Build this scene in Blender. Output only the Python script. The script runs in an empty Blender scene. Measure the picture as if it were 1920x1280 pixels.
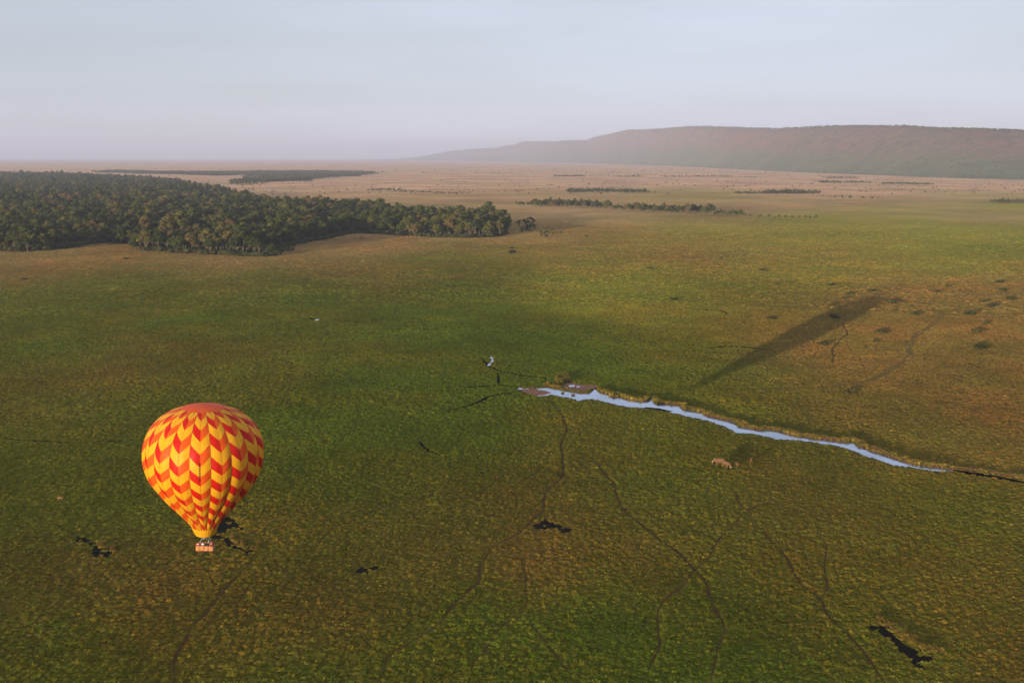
import bpy, bmesh, math, random
import numpy as np
from mathutils import Vector, Matrix, noise as mnoise

R = math.radians
rng = np.random.default_rng(7)
random.seed(7)
scene = bpy.context.scene
COL = scene.collection

# ------------------------------------------------------------------ camera
CAM_H = 110.0
F = 1920 * 35.0 / 36.0            # focal length in photo pixels
PITCH = R(10.5)
cam_d = bpy.data.cameras.new("camera")
cam = bpy.data.objects.new("camera", cam_d)
COL.objects.link(cam)
cam_d.lens = 35.0
cam_d.sensor_width = 36.0
cam_d.clip_start = 0.5
cam_d.clip_end = 200000.0
cam.location = (0, 0, CAM_H)
cam.rotation_euler = (R(90) - PITCH, 0, 0)
scene.camera = cam

# ------------------------------------------------------------------ sky, sun, exposure
SUN_EL = R(4.45)
SUN_AZ = R(32.6)                  # the light travels towards this bearing (right of straight ahead)
SUN_TRAVEL = Vector((math.sin(SUN_AZ) * math.cos(SUN_EL), math.cos(SUN_AZ) * math.cos(SUN_EL), -math.sin(SUN_EL)))
world = bpy.data.worlds.new("World")
scene.world = world
world.use_nodes = True
wn, wl = world.node_tree.nodes, world.node_tree.links
wn.clear()
w_out = wn.new("ShaderNodeOutputWorld")
w_bg = wn.new("ShaderNodeBackground")
w_bg.inputs["Strength"].default_value = 0.087
w_sky = wn.new("ShaderNodeTexSky")
w_sky.sky_type = 'NISHITA'
w_sky.sun_disc = False
w_sky.sun_elevation = SUN_EL
w_sky.sun_rotation = SUN_AZ + math.pi
w_sky.altitude = 1500
w_sky.air_density = 1.0
w_sky.dust_density = 2.0
w_sky.ozone_density = 1.0
# thin high veil of stratus, drawn out into streaks
w_tc = wn.new("ShaderNodeTexCoord")
w_map = wn.new("ShaderNodeMapping")
w_map.inputs["Scale"].default_value = (1.2, 1.2, 9.0)
w_map.inputs["Rotation"].default_value = (0, R(7), 0)
w_map.inputs["Location"].default_value = (3.1, 0.4, 1.35)
w_noise = wn.new("ShaderNodeTexNoise")
w_noise.inputs["Scale"].default_value = 1.6
w_noise.inputs["Detail"].default_value = 5
w_noise.inputs["Roughness"].default_value = 0.5
w_rmp = wn.new("ShaderNodeMapRange")
w_rmp.inputs["From Min"].default_value = 0.40
w_rmp.inputs["From Max"].default_value = 0.72
w_rmp.inputs["To Min"].default_value = 0.74
w_rmp.inputs["To Max"].default_value = 0.90
w_mix = wn.new("ShaderNodeMix")
w_mix.data_type = 'RGBA'
w_mix.inputs["B"].default_value = (3.9, 4.25, 5.1, 1)
wl.new(w_tc.outputs["Generated"], w_map.inputs["Vector"])
wl.new(w_map.outputs["Vector"], w_noise.inputs["Vector"])
wl.new(w_noise.outputs["Fac"], w_rmp.inputs["Value"])
wl.new(w_rmp.outputs["Result"], w_mix.inputs["Factor"])
w_veil = wn.new("ShaderNodeMapRange")
w_veil.inputs["From Min"].default_value = 0.35
w_veil.inputs["From Max"].default_value = 0.70
w_veil.inputs["To Min"].default_value = 0.91
w_veil.inputs["To Max"].default_value = 1.08
w_vm = wn.new("ShaderNodeVectorMath")
w_vm.operation = 'SCALE'
w_vm.inputs[0].default_value = (3.85, 4.15, 4.98)
wl.new(w_noise.outputs["Fac"], w_veil.inputs["Value"])
wl.new(w_veil.outputs["Result"], w_vm.inputs["Scale"])
wl.new(w_vm.outputs[0], w_mix.inputs["B"])
wl.new(w_sky.outputs["Color"], w_mix.inputs["A"])
wl.new(w_mix.outputs["Result"], w_bg.inputs["Color"])
wl.new(w_bg.outputs["Background"], w_out.inputs["Surface"])

sun_d = bpy.data.lights.new("sun", 'SUN')
sun_d.energy = 5.0
sun_d.angle = R(0.5)
sun_d.color = (1.0, 0.82, 0.58)
sun = bpy.data.objects.new("sun", sun_d)
COL.objects.link(sun)
sun.location = (-200, -300, 300)
sun.rotation_euler = SUN_TRAVEL.to_track_quat('-Z', 'Y').to_euler()

scene.view_settings.view_transform = 'Standard'
scene.view_settings.look = 'None'
scene.view_settings.gamma = 1.0
scene.view_settings.exposure = 1.0
scene.view_settings.use_curve_mapping = False
scene.render.engine = 'CYCLES'
scene.cycles.use_denoising = True
scene.cycles.max_bounces = 6
scene.cycles.volume_bounces = 1
scene.cycles.caustics_reflective = False
scene.cycles.caustics_refractive = False

# ------------------------------------------------------------------ helpers
CP, SP = math.cos(PITCH), math.sin(PITCH)

def ray(u, v):
    x, yc = u - 960.0, 640.0 - v
    return Vector((x, F * CP + yc * SP, yc * CP - F * SP))

def gp(u, v, z=0.0):
    """where a pixel of the photograph meets the plain (a surveying aid)"""
    r = ray(u, v)
    t = (CAM_H - z) / -r.z
    return Vector((r.x * t, r.y * t, z))

def gps(pts, z=0.0):
    return [gp(u, v, z) for u, v in pts]

def project(p):
    d = Vector(p) - Vector((0, 0, CAM_H))
    fwd = d.y * CP - d.z * SP
    up = d.y * SP + d.z * CP
    return 960 + F * d.x / fwd, 640 - F * up / fwd, fwd

def tag(o, label=None, cat=None, group=None, kind=None):
    if label: o["label"] = label
    if cat: o["category"] = cat
    if group: o["group"] = group
    if kind: o["kind"] = kind
    return o

def link(name, mesh, parent=None):
    o = bpy.data.objects.new(name, mesh)
    COL.objects.link(o)
    if parent: o.parent = parent
    return o

def pymesh(name, verts, faces, mats=(), smooth=False, fmat=None):
    me = bpy.data.meshes.new(name)
    me.from_pydata([tuple(v) for v in verts], [], [tuple(f) for f in faces])
    for m in mats: me.materials.append(m)
    if fmat is not None:
        me.polygons.foreach_set("material_index", np.asarray(fmat, dtype=np.int32))
    if smooth:
        me.polygons.foreach_set("use_smooth", np.ones(len(me.polygons), dtype=bool))
    me.update()
    return me

def empty(name, loc=(0, 0, 0), rz=0.0):
    o = bpy.data.objects.new(name, None)
    o.empty_display_size = 0.5
    o.location = loc
    o.rotation_euler = (0, 0, rz)
    COL.objects.link(o)
    return o

# ------------------------------------------------------------------ materials
class NT:
    def __init__(s, name):
        s.m = bpy.data.materials.new(name)
        s.m.use_nodes = True
        s.n, s.l = s.m.node_tree.nodes, s.m.node_tree.links
        s.bsdf = s.n["Principled BSDF"]
        s.out = s.n["Material Output"]
    def add(s, t, **kw):
        nd = s.n.new(t)
        for k, v in kw.items(): setattr(nd, k, v)
        return nd
    def math(s, op, a, b=None):
        nd = s.add("ShaderNodeMath", operation=op)
        for i, x in enumerate((a, b)):
            if x is None: continue
            if isinstance(x, (int, float)): nd.inputs[i].default_value = x
            else: s.l.new(x, nd.inputs[i])
        return nd.outputs[0]
    def noise(s, scale, detail=3, rough=0.55, vec=None, dist=0.0):
        nd = s.add("ShaderNodeTexNoise")
        nd.inputs["Scale"].default_value = scale
        nd.inputs["Detail"].default_value = detail
        nd.inputs["Roughness"].default_value = rough
        nd.inputs["Distortion"].default_value = dist
        s.l.new(vec or s.pos(), nd.inputs["Vector"])
        return nd.outputs["Fac"]
    def pos(s):
        if not hasattr(s, "_p"): s._p = s.add("ShaderNodeNewGeometry").outputs["Position"]
        return s._p
    def rng(s, v, a, b, c, d):
        nd = s.add("ShaderNodeMapRange")
        for k, x in zip(("From Min", "From Max", "To Min", "To Max"), (a, b, c, d)):
            nd.inputs[k].default_value = x
        s.l.new(v, nd.inputs["Value"])
        return nd.outputs["Result"]
    def mix(s, f, a, b, blend='MIX'):
        nd = s.add("ShaderNodeMix", data_type='RGBA', blend_type=blend)
        for k, x in (("Factor", f), ("A", a), ("B", b)):
            if isinstance(x, (int, float)): nd.inputs[k].default_value = x
            elif isinstance(x, tuple): nd.inputs[k].default_value = (*x, 1)
            else: s.l.new(x, nd.inputs[k])
        return nd.outputs["Result"]
    def val(s, v, col):
        """colour times scalar"""
        c = s.add("ShaderNodeCombineColor")
        for i in range(3): s.l.new(v, c.inputs[i])
        return s.mix(1.0, col, c.outputs[0], 'MULTIPLY')
    def bump(s, h, strength=1.0, dist=1.0):
        nd = s.add("ShaderNodeBump")
        nd.inputs["Strength"].default_value = strength
        nd.inputs["Distance"].default_value = dist
        s.l.new(h, nd.inputs["Height"])
        s.l.new(nd.outputs["Normal"], s.bsdf.inputs["Normal"])
        return nd
    def base(s, c, rough=0.9, spec=0.1):
        if isinstance(c, tuple): s.bsdf.inputs["Base Color"].default_value = (*c, 1)
        else: s.l.new(c, s.bsdf.inputs["Base Color"])
        s.bsdf.inputs["Roughness"].default_value = rough
        s.bsdf.inputs["Specular IOR Level"].default_value = spec

def simple(name, col, rough=0.8, spec=0.2, scale=None, var=0.3, bump=0.0):
    t = NT(name)
    if scale:
        n = t.noise(scale, 4)
        c = t.val(t.rng(n, 0.3, 0.7, 1 - var, 1 + var), col)
        t.base(c, rough, spec)
        if bump: t.bump(n, 0.7, bump)
    else:
        t.base(col, rough, spec)
    return t.m

def ground_material():
    t = NT("meadow")
    a = t.add("ShaderNodeAttribute", attribute_name="tint").outputs["Color"]
    fine = t.noise(1.1, 4, 0.65)
    mid = t.noise(0.16, 4, 0.6)
    big = t.noise(0.012, 5, 0.6, dist=0.4)
    huge = t.noise(0.0016, 4, 0.6)
    v = t.math('MULTIPLY', t.rng(fine, 0.3, 0.7, 0.45, 1.45), t.rng(mid, 0.3, 0.7, 0.82, 1.18))
    c = t.val(v, a)
    straw = t.mix(1.0, c, (1.55, 1.08, 0.85), 'MULTIPLY')
    c = t.mix(t.rng(big, 0.47, 0.70, 0.0, 0.40), c, straw)
    green = t.mix(1.0, c, (0.72, 0.96, 0.72), 'MULTIPLY')
    c = t.mix(t.rng(huge, 0.48, 0.62, 0.0, 0.45), c, green)
    wide = t.noise(0.0034, 6, 0.68)
    c = t.val(t.rng(wide, 0.34, 0.66, 0.72, 1.24), c)
    t.base(c, 1.0, 0.0)
    h = t.math('ADD', t.math('MULTIPLY', t.noise(0.55, 4, 0.6), 0.9), t.math('MULTIPLY', fine, 0.35))
    t.bump(h, 1.0, 0.9)
    return t.m

def leafy(name, col, attr=None, rand=None, trans=0.25, inst=True, dark=None):
    """leaf / blade material: diffuse with light passing through"""
    t = NT(name)
    if attr:
        a = t.add("ShaderNodeAttribute", attribute_name=attr)
        a.attribute_type = 'INSTANCER' if inst else 'GEOMETRY'
        c = a.outputs["Color"]
    else:
        r = t.add("ShaderNodeObjectInfo").outputs["Random"]
        ta = t.add("ShaderNodeAttribute", attribute_name="tone")
        ta.attribute_type = 'OBJECT'
        has = t.math('GREATER_THAN', ta.outputs["Fac"], 0.001)
        r = t.math('ADD', t.math('MULTIPLY', r, t.math('SUBTRACT', 1.0, has)), ta.outputs["Fac"])
        ramp = t.add("ShaderNodeValToRGB")
        els = ramp.color_ramp.elements
        while len(els) < len(rand): els.new(0.5)
        for e, (p, cc) in zip(els, rand):
            e.position = p
            e.color = (*cc, 1)
        t.l.new(r, ramp.inputs["Fac"])
        c = ramp.outputs["Color"]
        n = t.noise(0.9, 2)
        c = t.val(t.rng(n, 0.3, 0.7, 0.65, 1.35), c)
    t.n.remove(t.bsdf)
    d = t.add("ShaderNodeBsdfDiffuse")
    tr = t.add("ShaderNodeBsdfTranslucent")
    mx = t.add("ShaderNodeMixShader")
    mx.inputs[0].default_value = trans
    t.l.new(c, d.inputs["Color"])
    t.l.new(c, tr.inputs["Color"])
    t.l.new(d.outputs[0], mx.inputs[1])
    t.l.new(tr.outputs[0], mx.inputs[2])
    t.l.new(mx.outputs[0], t.out.inputs["Surface"])
    return t.m

M_GROUND = ground_material()
M_GRASS = leafy("grass_blades", None, attr="tint", trans=0.3)
M_CROWN = leafy("forest_leaves", None, rand=[
    (0.0, (0.038, 0.050, 0.014)), (0.4, (0.066, 0.074, 0.019)), (0.7, (0.095, 0.094, 0.024)),
    (0.86, (0.118, 0.100, 0.030)), (0.95, (0.125, 0.092, 0.034)), (1.0, (0.16, 0.098, 0.036))], trans=0.15)
M_SHRUB = leafy("shrub_leaves", None, rand=[(0.0, (0.045, 0.052, 0.018)), (1.0, (0.085, 0.085, 0.03))], trans=0.15)
M_BARK = simple("pale_bark", (0.17, 0.14, 0.10), 0.9, 0.1, 1.5, 0.35, 0.05)
M_SOIL = simple("trodden_soil", (0.076, 0.046, 0.016), 1.0, 0.0, 1.3, 0.35, 0.1)
M_TRACK = simple("dusty_track", (0.17, 0.105, 0.042), 1.0, 0.0, 0.9, 0.3, 0.1)
M_PEAT = simple("wet_peat", (0.008, 0.006, 0.004), 1.0, 0.0, 1.2, 0.5, 0.1)
M_WALLOW = simple("wallow_mud", (0.009, 0.007, 0.004), 0.9, 0.05, 1.6, 0.6, 0.2)
M_MUD = simple("red_mud", (0.20, 0.08, 0.04), 0.75, 0.25, 0.8, 0.35, 0.12)
M_BANK = simple("bank_earth", (0.060, 0.030, 0.017), 0.95, 0.1, 1.2, 0.4, 0.15)

def water_material():
    t = NT("stream_water")
    t.base(t.val(t.rng(t.noise(0.09, 4, 0.6), 0.35, 0.65, 0.78, 1.08), (0.46, 0.53, 0.68)), 0.08, 0.5)
    t.bsdf.inputs["Metallic"].default_value = 0.85
    n = t.noise(0.7, 3)
    t.bump(n, 0.10, 0.12)
    return t.m
M_WATER = water_material()

# ------------------------------------------------------------------ vegetation zones of the plain
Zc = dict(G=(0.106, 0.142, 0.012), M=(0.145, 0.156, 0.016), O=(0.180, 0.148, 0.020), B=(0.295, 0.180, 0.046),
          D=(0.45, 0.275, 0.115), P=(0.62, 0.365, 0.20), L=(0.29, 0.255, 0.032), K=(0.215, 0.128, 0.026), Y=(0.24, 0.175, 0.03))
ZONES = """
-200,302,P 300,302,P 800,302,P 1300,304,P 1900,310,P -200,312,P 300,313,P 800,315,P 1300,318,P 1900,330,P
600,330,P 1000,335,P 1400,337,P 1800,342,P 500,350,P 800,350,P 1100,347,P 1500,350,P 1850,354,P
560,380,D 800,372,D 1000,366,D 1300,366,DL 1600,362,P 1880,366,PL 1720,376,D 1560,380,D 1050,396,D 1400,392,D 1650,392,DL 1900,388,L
1120,412,D 1300,410,DO 1500,412,L 1820,404,D 1700,415,L 1100,430,B 1300,430,L 1600,430,L 1850,435,L
1000,452,BD 1200,452,LB 1500,450,L 1830,470,GL 1700,452,L 30,488,BD 250,476,B 400,486,BD 560,480,BD 700,458,BD 640,470,BD 1000,470,BL 1300,476,B 1500,470,BL
100,500,B 560,492,B 800,492,M 1100,490,BL 1400,490,BL 1800,498,L 0,515,B 220,522,M 500,512,M 700,510,OB 900,505,O 1200,512,L 1500,515,L 1900,522,B
0,550,M 300,550,M 600,550,MG 850,550,MG 1100,545,L 1400,550,LO 1700,550,B 1900,560,B
100,600,M 400,600,M 700,600,GM 1000,600,G 1110,575,L 1300,600,LO 1480,600,OB 1600,600,B 1700,600,B 1900,620,B
100,650,M 330,685,O 240,685,OB 140,722,OY 500,685,MO 700,650,M 900,640,G 1100,640,G 1300,660,OM 1500,660,B 1700,690,B 1880,690,BK
40,760,O 300,740,M 600,750,MG 900,750,MG 1200,710,M 1400,750,MO 1600,770,OB 1850,770,BK
100,850,M 600,850,M 900,850,MG 1100,850,O 1300,840,M 1600,830,O 1850,830,OB 1300,880,MO 1500,900,KO
200,950,M 700,950,OM 1000,940,OK 1250,950,O 1500,960,OK 1800,960,MO
200,1050,KO 500,1050,O 800,1040,KO 1000,1050,K 1200,1040,KO 1500,1060,O 1800,1060,OK 300,1130,K
300,1180,OM 600,1150,OK 900,1160,MG 1150,1150,MG 1350,1150,M 1600,1160,OM 1850,1160,O
200,1260,MG 600,1250,OM 800,1250,M 1000,1240,MG 1200,1240,MG 1400,1250,M 1700,1260,MO 1900,1260,OK
"""
zp, zcol = [], []
for tok in ZONES.split():
    u, v, k = tok.split(",")
    g = gp(float(u), float(v))
    zp.append((math.degrees(math.atan2(g.x, g.y)) / 4.6, 6.0 * math.log(math.hypot(g.x, g.y))))
    zcol.append(np.mean([Zc[q] for q in k], axis=0))
zp, zcol = np.array(zp), np.array(zcol)

def vnoise(x, y, s):
    """cheap smooth value noise in [0,1]"""
    gx, gy = x / s, y / s
    ix, iy = np.floor(gx).astype(np.int64), np.floor(gy).astype(np.int64)
    fx, fy = gx - ix, gy - iy
    fx, fy = fx * fx * (3 - 2 * fx), fy * fy * (3 - 2 * fy)
    def h(a, b):
        q = (a * 374761393 + b * 668265263) & 0xFFFFFFFF
        q = ((q ^ (q >> 13)) * 1274126177) & 0xFFFFFFFF
        return ((q ^ (q >> 16)) & 0xFFFF) / 65535.0
    return (h(ix, iy) * (1 - fx) + h(ix + 1, iy) * fx) * (1 - fy) + (h(ix, iy + 1) * (1 - fx) + h(ix + 1, iy + 1) * fx) * fy


FOREST = [(-260, 474), (0, 470), (60, 470), (110, 466), (200, 453), (262, 457), (285, 468), (330, 472), (420, 477), (505, 479), (530, 463), (560, 455), (610, 446), (660, 437), (720, 438), (800, 443),
          (870, 445), (925, 443), (940, 434), (946, 426), (930, 418), (860, 409), (800, 407), (700, 404), (640, 393), (560, 390), (480, 381), (420, 364), (300, 357), (345, 351), (335, 345), (280, 341), (150, 333), (0, 329), (-260, 326)]

FOREST_P = np.array([p[:2] for p in gps(FOREST)])

def poly_mask(P, x, y):
    ins = np.zeros(len(x), bool)
    n = len(P)
    j = n - 1
    for i in range(n):
        yi, yj, xi, xj = P[i, 1], P[j, 1], P[i, 0], P[j, 0]
        c = ((yi > y) != (yj > y)) & (x < (xj - xi) * (y - yi) / (yj - yi + 1e-12) + xi)
        ins ^= c
        j = i
    return ins

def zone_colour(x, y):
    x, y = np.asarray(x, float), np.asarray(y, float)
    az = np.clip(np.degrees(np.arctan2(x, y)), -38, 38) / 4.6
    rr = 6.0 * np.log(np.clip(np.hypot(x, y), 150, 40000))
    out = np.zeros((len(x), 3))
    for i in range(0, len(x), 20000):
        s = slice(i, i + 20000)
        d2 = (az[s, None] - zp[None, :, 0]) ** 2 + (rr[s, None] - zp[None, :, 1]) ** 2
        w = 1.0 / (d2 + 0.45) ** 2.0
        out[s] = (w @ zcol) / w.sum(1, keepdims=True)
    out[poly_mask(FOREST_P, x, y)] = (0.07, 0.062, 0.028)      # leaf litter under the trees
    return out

def set_tint(me, rgb):
    a = me.attributes.new("tint", 'FLOAT_COLOR', 'POINT')
    a.data.foreach_set("color", np.c_[rgb, np.ones(len(rgb))].astype(np.float32).ravel())

# ------------------------------------------------------------------ ground sheet
G_RADIUS = 46000.0
def build_ground():
    az = np.r_[np.arange(-42, 42.01, 0.22), np.arange(46, 316, 6.0)]
    rad = np.r_[40, 80, np.exp(np.linspace(math.log(120), math.log(G_RADIUS), 430))]
    A, B = len(az), len(rad)
    th = np.radians(az)
    X = np.sin(th)[None, :] * rad[:, None]
    Y = np.cos(th)[None, :] * rad[:, None]
    x, y = np.r_[0, X.ravel()], np.r_[0, Y.ravel()]
    co = np.c_[x, y, np.zeros_like(x)]
    i, j = np.meshgrid(np.arange(B - 1), np.arange(A), indexing='ij')
    jn = (j + 1) % A
    q = np.stack([1 + i * A + jn, 1 + i * A + j, 1 + (i + 1) * A + j, 1 + (i + 1) * A + jn], -1).reshape(-1, 4)
    me = bpy.data.meshes.new("plain")
    tri = [(0, 1 + k, 1 + (k + 1) % A) for k in range(A)]
    nv = len(co)
    me.vertices.add(nv)
    me.vertices.foreach_set("co", co.astype(np.float32).ravel())
    loops = np.r_[q.ravel(), np.array([(a, c, b) for a, b, c in tri]).ravel()]
    starts = np.r_[np.arange(len(q)) * 4, len(q) * 4 + np.arange(len(tri)) * 3]
    me.loops.add(len(loops))
    me.loops.foreach_set("vertex_index", loops.astype(np.int32))
    me.polygons.add(len(starts))
    me.polygons.foreach_set("loop_start", starts.astype(np.int32))
    me.update(calc_edges=True)
    me.validate()
    if me.polygons[0].normal.z < 0: me.flip_normals()
    # litter, damp soil and painted-in shade between the tufts, where tufts stand
    litter_shade = np.interp(np.hypot(x, y), (600, 1900), (0.64, 1.0))
    set_tint(me, zone_colour(x, y) * litter_shade[:, None])
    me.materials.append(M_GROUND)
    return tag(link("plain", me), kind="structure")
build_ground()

# ------------------------------------------------------------------ sheets laid on the ground: ditches, trails, pools
CLEAR = []       # (kind, data, margin): where tall grass does not grow

def smooth_line(pts, step):
    """Catmull-Rom through the points, resampled"""
    P = [np.array(p[:2]) for p in pts]
    P = [2 * P[0] - P[1]] + P + [2 * P[-1] - P[-2]]
    out = []
    for k in range(1, len(P) - 2):
        n = max(2, int(np.linalg.norm(P[k + 1] - P[k]) / step))
        for q in range(n):
            t = q / n
            a, b, c, d = P[k - 1], P[k], P[k + 1], P[k + 2]
            out.append(0.5 * ((2 * b) + (c - a) * t + (2 * a - 5 * b + 4 * c - d) * t * t + (-a + 3 * b - 3 * c + d) * t ** 3))
    out.append(P[-2])
    return np.array(out)

def ribbon(name, pix, width, z, mat, taper=True, clear=None, jitter=0.55, offset=0.0):
    if clear is None: clear = -0.2
    line = smooth_line(gps(pix), 2.5)
    # wander a little, as animals do
    n = len(line)
    tang = np.gradient(line, axis=0)
    tang /= np.linalg.norm(tang, axis=1, keepdims=True) + 1e-9
    nor = np.c_[-tang[:, 1], tang[:, 0]]
    ph = random.uniform(0, 9)
    k = np.arange(n)
    wob = 0.35 * np.sin(k * 0.37 + ph) + 0.25 * np.sin(k * 0.83 + 2 * ph) + offset
    line = line + nor * wob[:, None]
    w = width * 0.5 * (1 + jitter * rng.uniform(-1, 1, n))
    w *= 0.55 + 0.9 * vnoise(line[:, 0], line[:, 1], 6.0)
    if taper:
        w *= np.clip(np.minimum(k, n - 1 - k) / (0.12 * n + 1), 0.15, 1)
    L, Rr = line + nor * w[:, None], line - nor * w[:, None]
    v = [(*a, z) for p in zip(L, Rr) for a in p]
    f = [(2 * i + 1, 2 * i + 3, 2 * i + 2, 2 * i) for i in range(n - 1)]
    o = link(name, pymesh(name, v, f, [mat]))
    if clear is not None: CLEAR.append(("line", line, width * 0.5 + clear + 0.0006 * float(np.hypot(*line.mean(0)))))
    return tag(o, kind="structure")

def rough_poly(pix, step=1.2, amp=0.5):
    P = [np.array(p[:2]) for p in gps(pix)]
    out = []
    for a, b in zip(P, P[1:] + P[:1]):
        n = max(1, int(np.linalg.norm(b - a) / step))
        for q in range(n):
            p = a + (b - a) * q / n
            s = mnoise.noise_vector(Vector((p[0] * 0.45, p[1] * 0.45, 3.1)))
            out.append(p + np.array((s.x, s.y)) * amp)
    return np.array(out)

def sheet(name, pix, z, mat, step=1.2, amp=0.5, clear=0.2):
    P = rough_poly(pix, step, amp)
    bm = bmesh.new()
    vs = [bm.verts.new((*p, z)) for p in P]
    f = bm.faces.new(vs)
    bm.normal_update()
    if f.normal.z < 0: f.normal_flip()
    bmesh.ops.triangulate(bm, faces=[f])
    me = bpy.data.meshes.new(name)
    bm.to_mesh(me)
    bm.free()
    me.materials.append(mat)
    if clear is not None: CLEAR.append(("poly", P, clear))
    return tag(link(name, me), kind="structure")

# the stream, from its head pool at the left to where it narrows at the right
FAR = [(972, 726), (985, 728), (1010, 728), (1024, 726), (1040, 728), (1062, 733), (1090, 737), (1104, 737), (1112, 731), (1118, 730),
       (1126, 735), (1135, 738), (1145, 742), (1152, 745), (1160, 742), (1170, 747), (1182, 749), (1200, 752), (1215, 752), (1222, 747),
       (1228, 756), (1250, 757), (1271, 760), (1279, 766), (1316, 773), (1324, 779), (1376, 792), (1384, 799), (1402, 802), (1425, 807),
       (1440, 805), (1462, 809), (1500, 818), (1560, 826), (1590, 829), (1597, 827), (1612, 837), (1650, 850), (1687, 863), (1725, 872),
       (1755, 876), (1785, 879)]
NEAR = [(1785, 882), (1759, 882), (1732, 878), (1702, 873), (1676, 871), (1650, 861), (1631, 856), (1594, 841), (1567, 833), (1537, 829),
        (1500, 823), (1462, 822), (1440, 817), (1410, 811), (1380, 809), (1357, 797), (1324, 786), (1290, 779), (1267, 773), (1222, 764),
        (1200, 762), (1180, 761), (1150, 755), (1120, 748), (1105, 746), (1085, 749), (1075, 746), (1050, 741), (1035, 738), (1020, 739), (1005, 741),
        (1015, 737), (990, 732), (972, 730)]
# the near grass hides part of the water's edge: the water reaches a little further this way
NEAR_OUT = [(u, v + 2.6 * min(1.0, max(0.0, (1800 - u) / 45))) for u, v in NEAR[:-3]] + NEAR[-3:]
sheet("stream", FAR + NEAR_OUT, 0.030, M_WATER, 0.8, 0.75, clear=0.1)
sheet("mud_bank", [(975, 730), (1000, 729), (1020, 732), (1034, 736), (1022, 740), (1004, 742), (985, 737)], 0.034, M_MUD, 0.8, 0.4)
sheet("mud_bank", [(1046, 727), (1060, 723), (1064, 717), (1078, 719), (1095, 721), (1112, 722), (1122, 722), (1118, 728), (1110, 731), (1105, 738), (1092, 739),
                   (1075, 735), (1058, 732)], 0.036, M_MUD, 0.8, 0.5)
sheet("mud_bank", [(1210, 763), (1235, 765), (1262, 771), (1250, 772), (1225, 768), (1206, 766)], 0.034, M_PEAT, 0.8, 0.3)
sheet("pool", [(1066, 722.5), (1077, 721.5), (1078, 724.5), (1068, 725.5)], 0.042, M_WATER, 0.5, 0.2)
sheet("pool", [(1080, 724.2), (1086, 723.6), (1088, 725.6), (1082, 726.6)], 0.042, M_WATER, 0.5, 0.15)
sheet("pool", [(917, 669), (922, 667), (925, 671), (926, 677), (921, 681), (919, 686), (914, 685), (918, 679), (922, 675)], 0.022, M_WATER, 0.6, 0.4)
sheet("pool", [(590, 600), (595, 601), (599, 599.3), (597, 598), (591, 598.8)], 0.022, M_WATER, 0.6, 0.3)

# black ditches of the marsh
D = M_PEAT
ribbon("ditch", [(580, 596), (589, 599), (596, 598), (606, 598)], 2.6, 0.012, D)
ribbon("ditch", [(900, 671), (908, 678), (916, 685), (926, 689), (938, 696), (957, 699), (986, 705), (1019, 708), (1026, 716)], 1.7, 0.012, D)
ribbon("ditch", [(934, 698), (932, 706), (935, 713), (934, 721)], 1.3, 0.014, D)
ribbon("ditch", [(845, 726), (892, 725), (934, 722), (969, 724), (980, 726)], 1.5, 0.016, D)
ribbon("ditch", [(843, 768), (871, 763), (894, 756), (915, 745), (934, 740), (957, 736), (975, 732)], 2.0, 0.012, D)
ribbon("ditch", [(890, 764), (905, 762), (908, 760)], 1.8, 0.014, D)
ribbon("ditch", [(1770, 881), (1800, 884), (1837, 890), (1875, 896), (1920, 904), (2010, 920)], 2.8, 0.020, D, taper=False)
ribbon("ditch", [(1327, 653), (1352, 650), (1380, 650), (1400, 651), (1425, 654), (1447, 657)], 2.6, 0.012, D, jitter=0.6)
ribbon("ditch", [(1282, 576), (1309, 580), (1350, 582), (1365, 589)], 2.2, 0.012, D, jitter=0.6)
ribbon("ditch", [(785, 826), (797, 838), (806, 846), (818, 850)], 1.2, 0.012, D, jitter=0.6)
ribbon("ditch", [(140, 829), (60, 826), (0, 822)], 0.9, 0.012, D)
ribbon("ditch", [(150, 830), (230, 826), (270, 826)], 0.9, 0.012, D)

def wallow(pix):
    o = sheet("wallow", pix, 0.014, M_WALLOW, 0.45, 1.0, clear=0.5)
    CLEAR[-1] = ("soft", CLEAR[-1][1], 0.5)
    return o
wallow([(142, 1007), (154, 1006), (166, 1009), (168, 1016), (180, 1017), (183, 1027), (203, 1028), (209, 1036), (200, 1046), (189, 1042), (177, 1045), (169, 1039), (175, 1030),
        (169, 1021), (157, 1016), (144, 1014)])
wallow([(396, 1002), (414, 1003), (421, 1008), (434, 1014), (440, 1021), (450, 1026), (461, 1030), (474, 1032), (470, 1041), (460, 1039), (449, 1032), (439, 1028),
        (426, 1026), (425, 1020), (412, 1013), (396, 1009)])
wallow([(411, 974), (420, 968), (431, 970), (438, 977), (456, 988), (460, 993), (446, 991), (434, 989), (425, 996), (416, 1004), (405, 1002), (407, 988)])
wallow([(997, 984), (1012, 981), (1022, 971), (1030, 978), (1042, 981), (1056, 987), (1080, 997), (1060, 1000), (1044, 996), (1036, 991), (1020, 992), (1005, 990)])
wallow([(669, 1075), (675, 1066), (682, 1060), (690, 1066), (706, 1061), (705, 1068), (696, 1071), (692, 1077), (680, 1075)])
wallow([(1628, 1173), (1650, 1172), (1668, 1182), (1682, 1196), (1705, 1212), (1728, 1224), (1754, 1234), (1740, 1240), (1728, 1238), (1733, 1258), (1720, 1254), (1708, 1237),
        (1690, 1222), (1672, 1204), (1650, 1188), (1634, 1182)])
wallow([(897, 886), (903, 884), (908, 887), (901, 888)])
wallow([(1062, 716), (1058, 711), (1066, 710), (1070, 717), (1064, 720)])
wallow([(952, 470), (966, 468), (968, 474), (956, 476)])
wallow([(1164, 956), (1170, 953), (1178, 955), (1170, 957)])

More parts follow.
